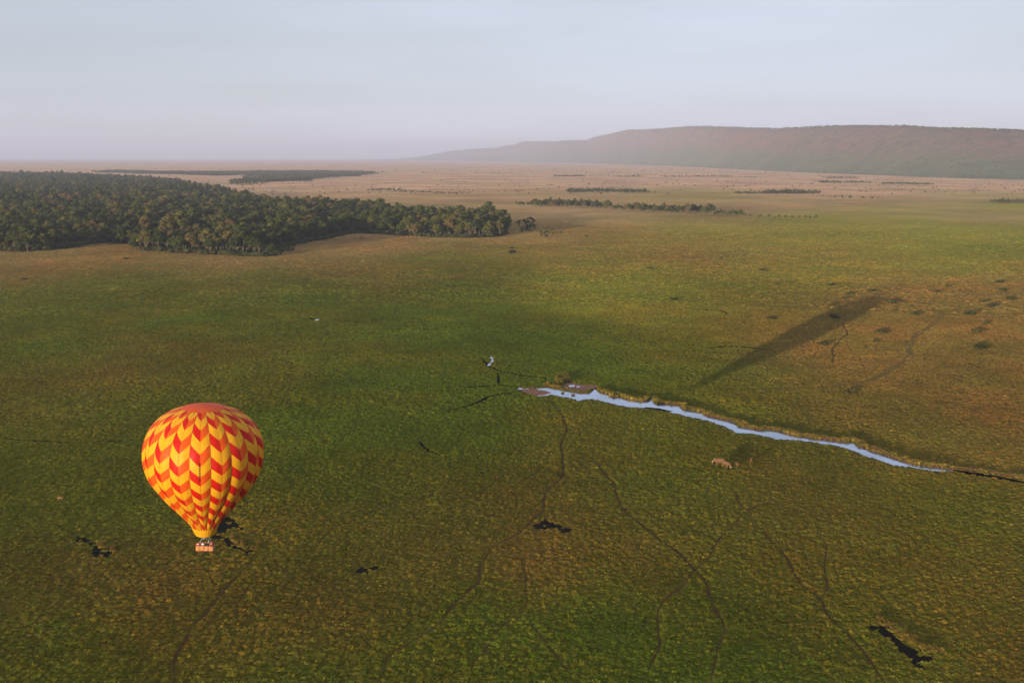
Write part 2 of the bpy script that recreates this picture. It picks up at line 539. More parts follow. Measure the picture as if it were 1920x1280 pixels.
# trails trodden by animals
def trail(pix, w=1.0, clear=0.25): return ribbon("trail", pix, w * 0.85, 0.008, M_SOIL, clear=clear * 0.85, jitter=0.5)
trail([(698, 1290), (704, 1280), (726, 1231), (764, 1209), (824, 1169), (850, 1134), (876, 1106), (899, 1085), (902, 1059), (929, 1025), (962, 1004), (995, 978), (1019, 954), (1026, 920), (1051, 897),
       (1057, 867), (1051, 830), (1064, 807), (1050, 775), (1036, 752)], 1.0, 0.35)
trail([(1098, 849), (1124, 875), (1146, 901), (1161, 944), (1172, 957), (1225, 1002), (1274, 1040), (1300, 1063), (1323, 1090), (1340, 1143), (1357, 1183), (1355, 1197), (1345, 1220), (1338, 1260), (1334, 1292)], 0.9, 0.3)
trail([(1402, 955), (1380, 978), (1357, 1005), (1340, 1025), (1320, 1053), (1300, 1070), (1274, 1100), (1240, 1137), (1232, 1167), (1236, 1209), (1214, 1246), (1206, 1290)], 0.8, 0.25)
trail([(1380, 920), (1384, 940), (1400, 955), (1420, 945), (1446, 945)], 0.9)
trail([(1413, 977), (1437, 1007), (1467, 1037), (1487, 1067), (1510, 1100), (1540, 1127), (1553, 1157), (1587, 1190), (1627, 1227), (1653, 1270), (1664, 1292)], 0.7, 0.3)
trail([(1550, 1013), (1548, 1047), (1551, 1087), (1540, 1123)], 0.7)
trail([(981, 1044), (983, 1093), (985, 1134), (940, 1179), (917, 1209), (887, 1242), (878, 1265)], 0.6, 0.2)
trail([(477, 1040), (460, 1067), (413, 1113), (387, 1147), (355, 1177), (350, 1200), (330, 1240), (326, 1290)], 0.8, 0.3)
trail([(477, 1040), (367, 1052), (267, 1062), (133, 1080), (0, 1092), (-60, 1098)], 0.45, 0.1)
trail([(884, 920), (820, 926), (752, 937), (715, 954), (640, 984), (607, 1004), (590, 1032)], 0.6, 0.2)
trail([(955, 880), (925, 905), (880, 950), (850, 966), (820, 980), (771, 1010), (722, 1036)], 0.5, 0.1)
trail([(640, 1105), (560, 1108), (480, 1092), (445, 1130), (446, 1165)], 0.5, 0.15)
trail([(0, 1185), (120, 1160), (240, 1140), (350, 1132)], 0.45, 0.1)
trail([(1577, 600), (1588, 626), (1575, 637), (1562, 656), (1562, 682)], 0.9, 0.1)
trail([(995, 1165), (1020, 1200), (1060, 1245), (1075, 1285)], 0.5, 0.12)
trail([(1500, 1027), (1512, 1050), (1518, 1070)], 0.5, 0.12)
for off in (-1.0, 1.0):
    ribbon("wheel_rut", [(1772, 582), (1751, 607), (1721, 626), (1703, 649), (1708, 667), (1680, 686), (1642, 709), (1575, 722), (1519, 727), (1425, 729), (1340, 729)], 0.7, 0.010, M_TRACK, clear=0.2, offset=off)

# raised lips of the stream: bare earth face towards the water, grass running back to the plain
def bank(pix, height, back, name="bank", side=1, mat_top=None):
    line = smooth_line(gps(pix), 1.6)
    n = len(line)
    tang = np.gradient(line, axis=0)
    tang /= np.linalg.norm(tang, axis=1, keepdims=True) + 1e-9
    nor = np.c_[-tang[:, 1], tang[:, 0]] * side
    wob = np.array([mnoise.noise(Vector((p[0] * 0.28, p[1] * 0.28, 1.7))) for p in line])
    hz = height * (1.0 + 0.9 * wob)
    hz = np.clip(hz, 0.12, None)
    hz[0] = hz[-1] = 0.02
    edge = line + nor * (0.6 + 1.1 * wob)[:, None]
    prof = [(-0.25, 0.0), (0.0, 0.55), (0.12, 1.0), (0.7, 1.05), (1.8, 0.6), (back, 0.0)]
    v, f, fm = [], [], []
    K = len(prof)
    for i in range(n):
        for d, hh in prof:
            p = edge[i] + nor[i] * d
            v.append((p[0], p[1], 0.02 + hz[i] * hh))
    for i in range(n - 1):
        for k in range(K - 1):
            a = i * K + k
            q = (a, a + K, a + K + 1, a + 1) if side < 0 else (a, a + 1, a + K + 1, a + K)
            f.append(q)
            fm.append(0 if k < 2 else 1)
    me = pymesh(name, v, f, [M_BANK, mat_top or M_GROUND], True, fm)
    xs = np.array(v)
    set_tint(me, zone_colour(xs[:, 0], xs[:, 1]))
    return tag(link(name, me), kind="structure"), edge, hz
bank(FAR[9:] + [(1837, 884), (1875, 890), (1920, 898), (2010, 914)], 0.95, 4.0, side=1)
bank(NEAR_OUT[1:-5], 0.14, 2.0, side=1)
bank([(1645, 1170), (1668, 1177), (1684, 1191), (1706, 1206), (1728, 1217), (1752, 1226)], 0.5, 2.5, side=1)

# ------------------------------------------------------------------ grass tussocks (geometry-node instances on points)
def line_dist2(L, x, y):
    best = np.full(len(x), 1e12)
    for a, b in zip(L[:-1], L[1:]):
        d = b - a
        t = np.clip(((x - a[0]) * d[0] + (y - a[1]) * d[1]) / (d @ d + 1e-12), 0, 1)
        best = np.minimum(best, (x - a[0] - t * d[0]) ** 2 + (y - a[1] - t * d[1]) ** 2)
    return best

def clear_mask(x, y):
    keep = np.ones(len(x), bool)
    for kind, P, m in CLEAR:
        lo, hi = P.min(0) - m - 1, P.max(0) + m + 1
        idx = np.where((x > lo[0]) & (x < hi[0]) & (y > lo[1]) & (y < hi[1]))[0]
        if not len(idx): continue
        xx, yy = x[idx], y[idx]
        if kind == "line":
            bad = line_dist2(P, xx, yy) < m * m
        else:
            bad = poly_mask(P, xx, yy)
            if kind == "soft": bad &= rng.random(len(xx)) > 0.13
        keep[idx[bad]] = False
    return keep

def tussock_mesh(seed, blades, wid, spread, mat):
    r = random.Random(seed)
    v, f = [], []
    for _ in range(blades):
        a = r.uniform(0, 2 * math.pi)
        br = spread * 0.42 * math.sqrt(r.random())
        lean = r.uniform(0.1, 0.75)
        h = r.uniform(0.55, 1.0)
        w = wid * r.uniform(0.7, 1.3)
        ta = a + r.uniform(-0.5, 0.5)
        dx, dy = math.cos(ta), math.sin(ta)
        fa = r.uniform(0, 2 * math.pi)
        px, py = math.cos(fa) * w, math.sin(fa) * w
        bx, by = br * math.cos(a), br * math.sin(a)
        i = len(v)
        m1 = (bx + dx * lean * 0.22, by + dy * lean * 0.22, h * 0.62)
        m2 = (bx + dx * lean * 0.55, by + dy * lean * 0.55, h * 0.95)
        v += [(bx - px, by - py, -0.03), (bx + px, by + py, -0.03), (m1[0] + px, m1[1] + py, m1[2]), (m1[0] - px, m1[1] - py, m1[2]), m2]
        f += [(i, i + 1, i + 2, i + 3), (i + 3, i + 2, i + 4)]
    # dense heart of the tuft
    b = len(v)
    S, rings = 8, ((0.50, 0.0), (0.45, 0.20), (0.25, 0.36))
    for k, (rr, z) in enumerate(rings):
        for q in range(S):
            a = 2 * math.pi * (q + 0.5 * (k % 2)) / S
            j = r.uniform(0.75, 1.2)
            v.append((rr * j * math.cos(a) * spread, rr * j * math.sin(a) * spread, (z * r.uniform(.8, 1.2)) if k else -0.03))
    v.append((r.uniform(-.08, .08), r.uniform(-.08, .08), 0.42))
    top = len(v) - 1
    for k in range(2):
        for q in range(S):
            f.append((b + k * S + q, b + k * S + (q + 1) % S, b + (k + 1) * S + (q + 1) % S, b + (k + 1) * S + q))
    for q in range(S): f.append((b + 2 * S + q, b + 2 * S + (q + 1) % S, top))
    return pymesh("tussock", v, f, [mat])

def gn_instances(obj, sources, join_pairs=False):
    """instance sources[k] on the vertices whose attribute var == k"""
    ng = bpy.data.node_groups.new("scatter", 'GeometryNodeTree')
    ng.interface.new_socket("Geometry", in_out='INPUT', socket_type='NodeSocketGeometry')
    ng.interface.new_socket("Geometry", in_out='OUTPUT', socket_type='NodeSocketGeometry')
    n, l = ng.nodes, ng.links
    gi, go = n.new("NodeGroupInput"), n.new("NodeGroupOutput")
    join = n.new("GeometryNodeJoinGeometry")
    def attr(name, t):
        a = n.new("GeometryNodeInputNamedAttribute")
        a.data_type = t
        a.inputs["Name"].default_value = name
        return a.outputs["Attribute"]
    var, scl, rot = attr("var", 'INT'), attr("size", 'FLOAT_VECTOR'), attr("turn", 'FLOAT_VECTOR')
    for k, src in enumerate(sources):
        cmp_ = n.new("FunctionNodeCompare")
        cmp_.data_type = 'INT'
        cmp_.operation = 'EQUAL'
        ins = [s for s in cmp_.inputs if s.type == 'INT']
        l.new(var, ins[0])
        ins[1].default_value = k
        iop = n.new("GeometryNodeInstanceOnPoints")
        l.new(gi.outputs[0], iop.inputs["Points"])
        l.new(cmp_.outputs["Result"], iop.inputs["Selection"])
        srcs = src if isinstance(src, (list, tuple)) else [src]
        sj = n.new("GeometryNodeJoinGeometry")
        for s in srcs:
            oi = n.new("GeometryNodeObjectInfo")
            oi.transform_space = 'ORIGINAL'
            oi.inputs["Object"].default_value = s
            l.new(oi.outputs["Geometry"], sj.inputs[0])
        l.new(sj.outputs[0], iop.inputs["Instance"])
        l.new(scl, iop.inputs["Scale"])
        e2r = n.new("FunctionNodeEulerToRotation")
        l.new(rot, e2r.inputs[0])
        l.new(e2r.outputs[0], iop.inputs["Rotation"])
        l.new(iop.outputs["Instances"], join.inputs[0])
    l.new(join.outputs[0], go.inputs[0])
    m = obj.modifiers.new("scatter", 'NODES')
    m.node_group = ng

def point_object(name, co, var, size, turn, tint=None):
    me = bpy.data.meshes.new(name)
    n = len(co)
    me.vertices.add(n)
    me.vertices.foreach_set("co", co.astype(np.float32).ravel())
    me.attributes.new("var", 'INT', 'POINT').data.foreach_set("value", var.astype(np.int32))
    me.attributes.new("size", 'FLOAT_VECTOR', 'POINT').data.foreach_set("vector", size.astype(np.float32).ravel())
    me.attributes.new("turn", 'FLOAT_VECTOR', 'POINT').data.foreach_set("vector", turn.astype(np.float32).ravel())
    if tint is not None: set_tint(me, tint)
    return link(name, me)

TUFTS = [bpy.data.objects.new("tussock", tussock_mesh(s, 26, 0.10, 1.0, M_GRASS)) for s in (1, 2, 3, 4)]

def wedge(r0, r1, per_m2, half=37.0):
    n = int(R(2 * half) * 0.5 * (r1 * r1 - r0 * r0) * per_m2)
    r = np.sqrt(rng.uniform(r0 * r0, r1 * r1, n))
    a = R(half) * rng.uniform(-1, 1, n)
    return r * np.sin(a), r * np.cos(a), r

def build_grass():
    xs, ys, ws, hs = [], [], [], []
    for r0, r1, den, w, h in ((150, 420, 0.95, 0.98, 0.33), (420, 760, 0.75, 1.05, 0.34), (760, 1900, 0.15, 2.0, 0.42)):
        x, y, r = wedge(r0, r1, den)
        xs.append(x); ys.append(y)
        ws.append(np.full(len(x), w)); hs.append(np.full(len(x), h))
    x, y, w, h = map(np.concatenate, (xs, ys, ws, hs))
    # grass stands in patches, thick and thin
    pat = 0.35 * vnoise(x, y, 18.0) + 0.4 * vnoise(x, y, 7.0) + 0.25 * vnoise(x, y, 2.6)
    fade = np.clip((1900 - np.hypot(x, y)) / 1000.0, 0, 1)
    keep = clear_mask(x, y) & (rng.random(len(x)) < (0.12 + 1.45 * pat) * fade) & ~poly_mask(FOREST_P, x, y)
    x, y, w, h, pat = x[keep], y[keep], w[keep], h[keep], pat[keep]
    n = len(x)
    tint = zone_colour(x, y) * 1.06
    # the dry brown pasture is grazed short
    dry = np.clip((tint[:, 0] - 0.15) / 0.10, 0, 1)
    h = h * (1 - 0.25 * dry)
    s = np.exp(rng.normal(0, 0.28, n)) * (0.75 + 0.5 * pat)
    size = np.c_[w * s, w * s, h * np.exp(rng.normal(0, 0.25, n)) * (0.7 + 0.6 * pat)]
    tint = tint * np.exp(rng.normal(0, 0.16, n))[:, None]
    tint = tint * (0.84 + 0.32 * vnoise(x, y, 13.0))[:, None] * (0.86 + 0.28 * vnoise(x, y, 48.0))[:, None]
    warm = vnoise(x + 9e4, y, 32.0)[:, None]
    tint = tint * (1 + (warm - 0.5) * np.array((0.34, 0.0, 0.1)))
    straw = rng.random(n) < 0.10 + 0.14 * vnoise(x, y, 40.0)
    tint[straw] = tint[straw] * np.array((1.36, 1.13, 1.0))
    gr = rng.random(n) < 0.15
    tint[gr] = tint[gr] * np.array((0.7, 0.95, 0.7))
    turn = np.c_[rng.normal(0, 0.08, n), rng.normal(0, 0.08, n), rng.uniform(0, 6.283, n)]
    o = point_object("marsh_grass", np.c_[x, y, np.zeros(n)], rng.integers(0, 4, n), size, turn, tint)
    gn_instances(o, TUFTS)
    tag(o, "tufted green and straw coloured marsh grass covering the plain", "grass", kind="stuff")
    print("tussocks", n)

def build_reeds():
    """taller golden sedge crowding the stream edges"""
    P, S, T = [], [], []
    def along(pix, side, n, spread, hh, col, off=0.6):
        line = smooth_line(gps(pix), 1.0)
        tang = np.gradient(line, axis=0)
        tang /= np.linalg.norm(tang, axis=1, keepdims=True)
        nor = np.c_[-tang[:, 1], tang[:, 0]] * side
        k = rng.integers(0, len(line), n)
        d = off + spread * rng.random(n) ** 1.5
        p = line[k] + nor[k] * d[:, None] + rng.normal(0, 0.3, (n, 2))
        thick = vnoise(p[:, 0], p[:, 1], 3.0)
        m = rng.random(n) < 0.25 + 1.2 * thick
        p, th = p[m], thick[m]
        P.append(np.c_[p, np.full(len(p), 0.25 if hh > 0.7 else 0.1)])
        e = np.exp(rng.normal(0, 0.17, len(p)))
        S.append(np.c_[0.9 * e, 0.9 * e, hh * e * (0.6 + 0.8 * th)])
        T.append(np.array(col)[None, :] * np.exp(rng.normal(0, 0.25, len(p)))[:, None])
    along(FAR[9:], 1, 2200, 2.4, 0.8, (0.29, 0.20, 0.035), 0.9)
    along(FAR[9:], 1, 900, 3.5, 0.8, (0.13, 0.12, 0.03))
    along(FAR[:9], 1, 260, 2.0, 0.6, (0.16, 0.13, 0.03))
    along(NEAR_OUT[1:-5], 1, 900, 2.2, 0.34, (0.12, 0.12, 0.03))
    along([(1040, 722), (1052, 716), (1062, 714), (1056, 706), (1045, 712)], 1, 260, 3.0, 1.3, (0.17, 0.14, 0.03), -1.5)
    along([(1022, 722), (1036, 725), (1050, 727)], 1, 160, 2.0, 1.0, (0.24, 0.15, 0.03), -0.5)
    along([(1645, 1170), (1668, 1177), (1684, 1191), (1706, 1206), (1728, 1217), (1752, 1226)], 1, 260, 2.0, 0.7, (0.20, 0.14, 0.03))
    along([(422, 1004), (434, 1011), (446, 1022), (460, 1028), (474, 1030)], 1, 140, 1.6, 0.6, (0.20, 0.14, 0.03), 0.2)
    along([(184, 1022), (190, 1026), (206, 1028), (212, 1036)], 1, 60, 1.2, 0.6, (0.20, 0.13, 0.03), 0.2)
    along([(1775, 877), (1837, 884), (1920, 898), (2000, 912)], 1, 300, 2.2, 0.6, (0.18, 0.14, 0.035), 0.6)
    P, S, T = map(np.concatenate, (P, S, T))
    n = len(P)
    turn = np.c_[rng.normal(0, 0.1, n), rng.normal(0, 0.1, n), rng.uniform(0, 6.283, n)]
    o = point_object("stream_sedge", P, rng.integers(0, 4, n), S, turn, T)
    gn_instances(o, TUFTS)
    tag(o, "golden sedge and rushes lining the stream and ditches", "sedge", kind="stuff")

build_grass()
build_reeds()

# two tufts standing in the water, and clumps in the drying wallow
def tuft_object(u, v, size, col, label, z=0.03):
    me = tussock_mesh(random.randint(10, 999), 60, 0.09, 1.2, leafy("sedge_clump", None, rand=[(0, col), (1, col)], trans=0.3))
    o = link("sedge_clump", me)
    o.location = gp(u, v, z)
    o.scale = size
    tag(o, label, "sedge clump")
tuft_object(1055, 737, (1.2, 1.2, 0.9), (0.12, 0.11, 0.05), "left of two small sedge clumps standing in the stream head")
tuft_object(1075, 741, (1.5, 1.2, 0.8), (0.14, 0.12, 0.05), "right of two small sedge clumps standing in the stream head")

# ------------------------------------------------------------------ escarpment along the horizon
CREST = [(640, 300.2), (740, 299), (790, 294), (825, 287), (860, 281.5), (900, 279), (929, 278), (946, 274), (965, 272), (979, 266), (1042, 266), (1065, 264), (1100, 264),
         (1115, 258), (1150, 251), (1175, 245), (1230, 243), (1290, 239), (1320, 238), (1400, 241), (1450, 243), (1500, 241), (1540, 239), (1620, 238),
         (1700, 239), (1760, 243), (1830, 244), (1880, 246), (1920, 248), (2100, 250), (2500, 252)]
FOOT = [(640, 300.6), (830, 301.4), (950, 302.9), (1100, 306), (1200, 309), (1300, 313), (1400, 318), (1500, 323), (1600, 327), (1700, 331), (1800, 334.5), (1900, 337), (2100, 340), (2500, 343)]

def escarpment_material():
    t = NT("escarpment")
    h = t.add("ShaderNodeAttribute", attribute_name="rise").outputs["Fac"]
    patch = t.noise(0.0016, 5, 0.62)
    bush = t.noise(0.012, 4, 0.7)
    gully = t.noise(0.004, 4, 0.6)
    dry = t.mix(t.rng(patch, 0.38, 0.62, 0, 1), (0.185, 0.105, 0.075), (0.15, 0.115, 0.07))
    c = t.mix(t.rng(bush, 0.48, 0.62, 0, 0.75), dry, (0.075, 0.075, 0.045))
    foot = t.mix(t.rng(gully, 0.4, 0.6, 0, 0.6), (0.125, 0.125, 0.062), (0.085, 0.095, 0.05))
    hh = t.math('ADD', h, t.math('MULTIPLY', t.math('SUBTRACT', patch, 0.5), 0.35))
    c = t.mix(t.rng(hh, 0.22, 0.42, 0, 1), foot, c)
    c = t.mix(t.rng(h, 0.86, 0.97, 0, 0.85), c, (0.06, 0.07, 0.035))
    t.base(c, 1.0, 0.0)
    t.bump(t.math('ADD', bush, t.math('MULTIPLY', gully, 2.0)), 0.8, 14.0)
    return t.m

def crest_fn():
    cu = np.array(CREST, float); fu = np.array(FOOT, float)
    U = np.linspace(640, 2500, 760)
    cv = np.interp(U, cu[:, 0], cu[:, 1])
    fv = np.interp(U, fu[:, 0], fu[:, 1])
    az, db, top = [], [], []
    for u, a, b in zip(U, cv, fv):
        g = gp(u, b)
        d = math.hypot(g.x, g.y)
        r = ray(u, a)
        run = 1300 + 0.10 * d
        az.append(math.atan2(r.x, r.y)); db.append(d)
        top.append(CAM_H + (d + run) * r.z / math.hypot(r.x, r.y))
    return np.array(az), np.array(db), np.array(top)

ESC = []
def build_escarpment():
    az, db, top = crest_fn()
    T = np.r_[-0.15, np.linspace(0, 1, 46), 1.12, 1.5, 2.6]
    co, rise = [], []
    nA, nT = len(az), len(T)
    for i in range(nA):
        run = 1300 + 0.10 * db[i]
        sx, sy = math.sin(az[i]), math.cos(az[i])
        for t in T:
            # spurs and gullies run down the slope
            along = az[i] * 12000
            g = 0.5 * mnoise.fractal(Vector((along * 0.0022, t * 0.7, 4.2)), 1.0, 2.0, 4) + 0.5 * mnoise.noise(Vector((along * 0.006, t * 1.2, 9.0)))
            tt = min(max(t, 0), 1)
            prof = 0.16 * tt + 0.84 * (tt ** 1.5 * (3 - 2 * tt) ** 0.9 / 1.0 if tt < 1 else 1)
            prof = min(prof, 1.0)
            body = math.sin(math.pi * tt) if 0 < tt < 1 else 0
            z = (top[i] + 4) * (prof + 0.16 * g * body) - 4
            if t > 1: z = top[i] - (t - 1) * 8
            d = db[i] + run * t + 160 * g * body
            co.append((sx * d, sy * d, z)); rise.append(tt)
    f = [(i * nT + k, (i + 1) * nT + k, (i + 1) * nT + k + 1, i * nT + k + 1) for i in range(nA - 1) for k in range(nT - 1)]
    me = pymesh("escarpment", co, f, [escarpment_material()], True)
    me.attributes.new("rise", 'FLOAT', 'POINT').data.foreach_set("value", np.array(rise, np.float32))
    me.update()
    ESC.append((np.array(co).reshape(nA, nT, 3), T))
    tag(link("escarpment", me), kind="structure")
build_escarpment()

# ------------------------------------------------------------------ trees
def tube(bm, pts, radii, sides=7, mat=0):
    rings = []
    for k, (p, r) in enumerate(zip(pts, radii)):
        p = Vector(p)
        d = (Vector(pts[min(k + 1, len(pts) - 1)]) - Vector(pts[max(k - 1, 0)])).normalized()
        a = d.orthogonal().normalized()
        b = d.cross(a)
        rings.append([bm.verts.new(p + (a * math.cos(q) + b * math.sin(q)) * r) for q in [2 * math.pi * s / sides for s in range(sides)]])
    for A, B in zip(rings[:-1], rings[1:]):
        for s in range(sides):
            f = bm.faces.new((A[s], A[(s + 1) % sides], B[(s + 1) % sides], B[s]))
            f.material_index = mat
            f.smooth = True
    for ring, rev in ((rings[0], True), (rings[-1], False)):
        f = bm.faces.new(ring[::-1] if rev else ring)
        f.material_index = mat

def leaf_cards(r, lobes, n, size, v, f):
    tot = sum(a * b for (_, a, b) in lobes)
    for c, rx, rz in lobes:
        m = int(n * rx * rz / tot)
        for _ in range(m):
            d = Vector((r.gauss(0, 1), r.gauss(0, 1), r.gauss(0, 1))).normalized()
            if d.z < -0.25 and r.random() < 0.6: d.z = -d.z
            q = r.uniform(0.72, 1.06)
            p = Vector((c[0] + d.x * rx * q, c[1] + d.y * rx * q, c[2] + d.z * rz * q))
            nrm = (d + Vector((r.gauss(0, .38), r.gauss(0, .38), r.gauss(0, .38)))).normalized()
            a = nrm.orthogonal().normalized()
            a = Matrix.Rotation(r.uniform(0, 6.28), 3, nrm) @ a
            b = nrm.cross(a)
            s = size * r.uniform(0.55, 1.3)
            i = len(v)
            v += [p - a * s - b * s * 0.4, p + a * s * 0.2 - b * s * 0.8, p + a * s + b * s * 0.3, p - a * s * 0.1 + b * s * 0.8]
            f.append((i, i + 1, i + 2, i + 3))

def tree_variant(seed, h, spread, base_frac, n_lobes, n_cards, card, flat=0.55):
    """trunk mesh and crown mesh of one forest tree, foot at the origin"""
    r = random.Random(seed)
    bm = bmesh.new()
    fork = h * base_frac
    bend = [r.uniform(-.5, .5), r.uniform(-.5, .5)]
    tr = h * 0.022
    tube(bm, [(0, 0, -0.3), (bend[0] * .4, bend[1] * .4, fork * .5), (bend[0], bend[1], fork)], [tr * 1.5, tr * 1.05, tr * .85])
    lobes = []
    for k in range(n_lobes):
        a = 2 * math.pi * k / n_lobes * 1.618 * 2 + r.uniform(-.5, .5)
        q = math.sqrt(r.random())
        d = spread * 0.68 * q
        zz = h * (base_frac + 0.12) + (h * (0.80 - base_frac)) * (1 - q * q * 0.7) * r.uniform(0.45, 1.0)
        c = (bend[0] + d * math.cos(a), bend[1] + d * math.sin(a), zz)
        rx = spread * r.uniform(0.26, 0.46)
        lobes.append((c, rx, rx * r.uniform(flat, flat + 0.35)))
        if k < 6:
            mid = ((bend[0] + c[0]) * .5, (bend[1] + c[1]) * .5, fork + (c[2] - fork) * .38)
            tube(bm, [(bend[0], bend[1], fork - .3), mid, c], [tr * .6, tr * .42, tr * .12], 5)
    tm = bpy.data.meshes.new("trunk")
    bm.to_mesh(tm); bm.free()
    tm.materials.append(M_BARK)
    v, f = [], []
    leaf_cards(r, lobes, n_cards, card, v, f)
    return tm, pymesh("crown", v, f, [M_CROWN])

VARS = [tree_variant(11, 21, 7.6, 0.26, 16, 1600, 0.62), tree_variant(12, 19, 8.6, 0.20, 18, 1750, 0.66), tree_variant(13, 23, 7.2, 0.32, 15, 1500, 0.62),
        tree_variant(14, 17, 8.0, 0.16, 17, 1600, 0.64), tree_variant(15, 21, 9.4, 0.24, 20, 1900, 0.68, 0.5), tree_variant(16, 15, 6.6, 0.12, 14, 1250, 0.58),
        tree_variant(17, 11.5, 5.8, 0.08, 13, 1100, 0.54)]
SHRUB_V = []
for sd in (31, 32, 33):
    r = random.Random(sd)
    lobes = []
    for k in range(9):
        a, d = r.uniform(0, 6.28), 1.7 * math.sqrt(r.random())
        rx = r.uniform(0.55, 1.0)
        lobes.append(((d * math.cos(a), d * math.sin(a), rx * 0.75 + r.uniform(0, .5)), rx, rx * .8))
    v, f = [], []
    leaf_cards(r, lobes, 420, 0.30, v, f)
    sm = pymesh("foliage", v, f, [M_SHRUB])
    bm = bmesh.new()
    for k in range(4):
        c = lobes[k][0]
        tube(bm, [(0.1 * k - .15, 0.08 * k, -0.1), (c[0] * .5, c[1] * .5, c[2] * .5), c], [0.07, 0.05, 0.02], 5)
    st = bpy.data.meshes.new("stem")
    bm.to_mesh(st); bm.free()
    st.materials.append(M_BARK)
    SHRUB_V.append((st, sm))

ORD = ("first second third fourth fifth sixth seventh eighth ninth tenth eleventh twelfth thirteenth fourteenth fifteenth sixteenth seventeenth eighteenth "
       "nineteenth twentieth").split()
TONES = [("dark green", 0.02, 0.40, 0.42), ("olive", 0.42, 0.72, 0.34), ("brownish olive", 0.74, 0.90, 0.16), ("rust brown", 0.93, 1.0, 0.08)]
def pick_tone():
    k = int(rng.choice(4, p=[t[3] for t in TONES]))
    return TONES[k][0], float(rng.uniform(TONES[k][1], TONES[k][2]))

PENDING = []
def add_tree(name, p, var, s, rz, place, group, sz=1.0):
    """one standing tree; its label is written once all of its neighbours are known"""
    root = empty(name, p, rz)
    root.scale = (s, s, s * sz)
    tm, cm = VARS[var]
    link("trunk", tm, root)
    cr = link("crown", cm, root)
    tone, val = pick_tone()
    cr["tone"] = val
    tag(root, None, "tree", group)
    PENDING.append((place, tone, project(p)[0], root))
    return root

def label_trees():
    sets = {}
    for place, tone, u, root in PENDING: sets.setdefault((place, tone), []).append((u, root))
    for (place, tone), lst in sets.items():
        lst.sort(key=lambda q: q[0])
        for k, (u, root) in enumerate(lst):
            if len(lst) == 1: root["label"] = f"only {tone} tree {place}"
            else:
                o = ORD[k] if k < len(ORD) else ORD[k % 20]
                if len(lst) > len(ORD) and k >= len(lst) / 2:
                    o = ORD[min(len(lst) - 1 - k, 19)]
                    root["label"] = f"{o} {tone} tree from right {place}"
                else:
                    root["label"] = f"{o} {tone} tree from left {place}"

FRONT = FOREST[:19]

def scatter_poly(pix, spacing, jitter=0.42, rag=0.03):
    P = np.array([p[:2] for p in gps(pix)])
    lo, hi = P.min(0), P.max(0)
    gx, gy = np.meshgrid(np.arange(lo[0], hi[0], spacing), np.arange(lo[1], hi[1], spacing * .87))
    gx[1::2] += spacing * .5
    x, y = gx.ravel(), gy.ravel()
    x = x + rng.uniform(-jitter, jitter, len(x)) * spacing
    y = y + rng.uniform(-jitter, jitter, len(y)) * spacing
    amp = rag * float(np.hypot(P[:, 0], P[:, 1]).min())
    dx = (vnoise(x, y, amp * 1.6) + 0.5 * vnoise(x, y, amp * 0.7) - 0.75) * amp
    dy = (vnoise(x + 5e4, y, amp * 1.6) + 0.5 * vnoise(x + 5e4, y, amp * 0.7) - 0.75) * amp * 1.5
    m = poly_mask(P, x + dx, y + dy)
    return x[m], y[m]

def build_forest():
    x, y = scatter_poly(FOREST, 11.5)
    line = np.array([p[:2] for p in gps(FRONT)])
    d = np.sqrt(line_dist2(line, x, y))
    r = np.hypot(x, y)
    az = np.degrees(np.arctan2(x, y))
    inview = (az > -29.5)
    order = np.argsort(np.where(inview, d + 0.010 * r, 1e9))
    single = order[:150]
    rest = np.setdiff1d(np.arange(len(x)), single)
    for i in single:
        v = int(rng.choice([0, 1, 2, 3, 4, 3, 1]))
        s = rng.uniform(0.82, 1.15)
        u, vv, _ = project((x[i], y[i], 0))
        seg = ("left end" if u < 130 else "left bay" if u < 270 else "bulging middle" if u < 420 else "bulge's right corner" if u < 540 else "recessed bay" if u < 660
               else "straight stretch" if u < 800 else "right tip")
        row = "outermost row" if d[i] < 10 else "inner row"
        add_tree("forest_tree", (x[i], y[i], 0), v, s, rng.uniform(0, 6.28), f"in the {row}, {seg} of forest edge", "trees of the dense forest's edge")
    # the mass of the wood behind, too many to count
    n = len(rest)
    sc = rng.uniform(0.72, 1.25, n) * np.where(rng.random(n) < 0.07, 1.28, 1.0) * (0.70 + 0.55 * vnoise(x[rest], y[rest], 45.0))
    o = point_object("forest_canopy", np.c_[x[rest], y[rest], np.zeros(n)], rng.integers(0, 6, n), np.c_[sc, sc, sc * rng.uniform(.9, 1.1, n)], np.c_[np.zeros(n), np.zeros(n), rng.uniform(0, 6.28, n)])
    print("forest", len(x))
    return o

def crown_sources():
    """one standing tree of each kind serves as pattern for the far woods"""
    src = {}
    for ob in COL.objects:
        if ob.name.startswith("forest_tree") or ob.name.startswith("riverside_tree"):
            ch = {c.data.name: c for c in ob.children}
            for k, (tm, cm) in enumerate(VARS):
                if cm.name in ch and k not in src: src[k] = [ch[tm.name], ch[cm.name]]
    return src

canopy = build_forest()
tag(canopy, "dense dark green forest canopy reaching back from the tree edge", "forest", kind="stuff")

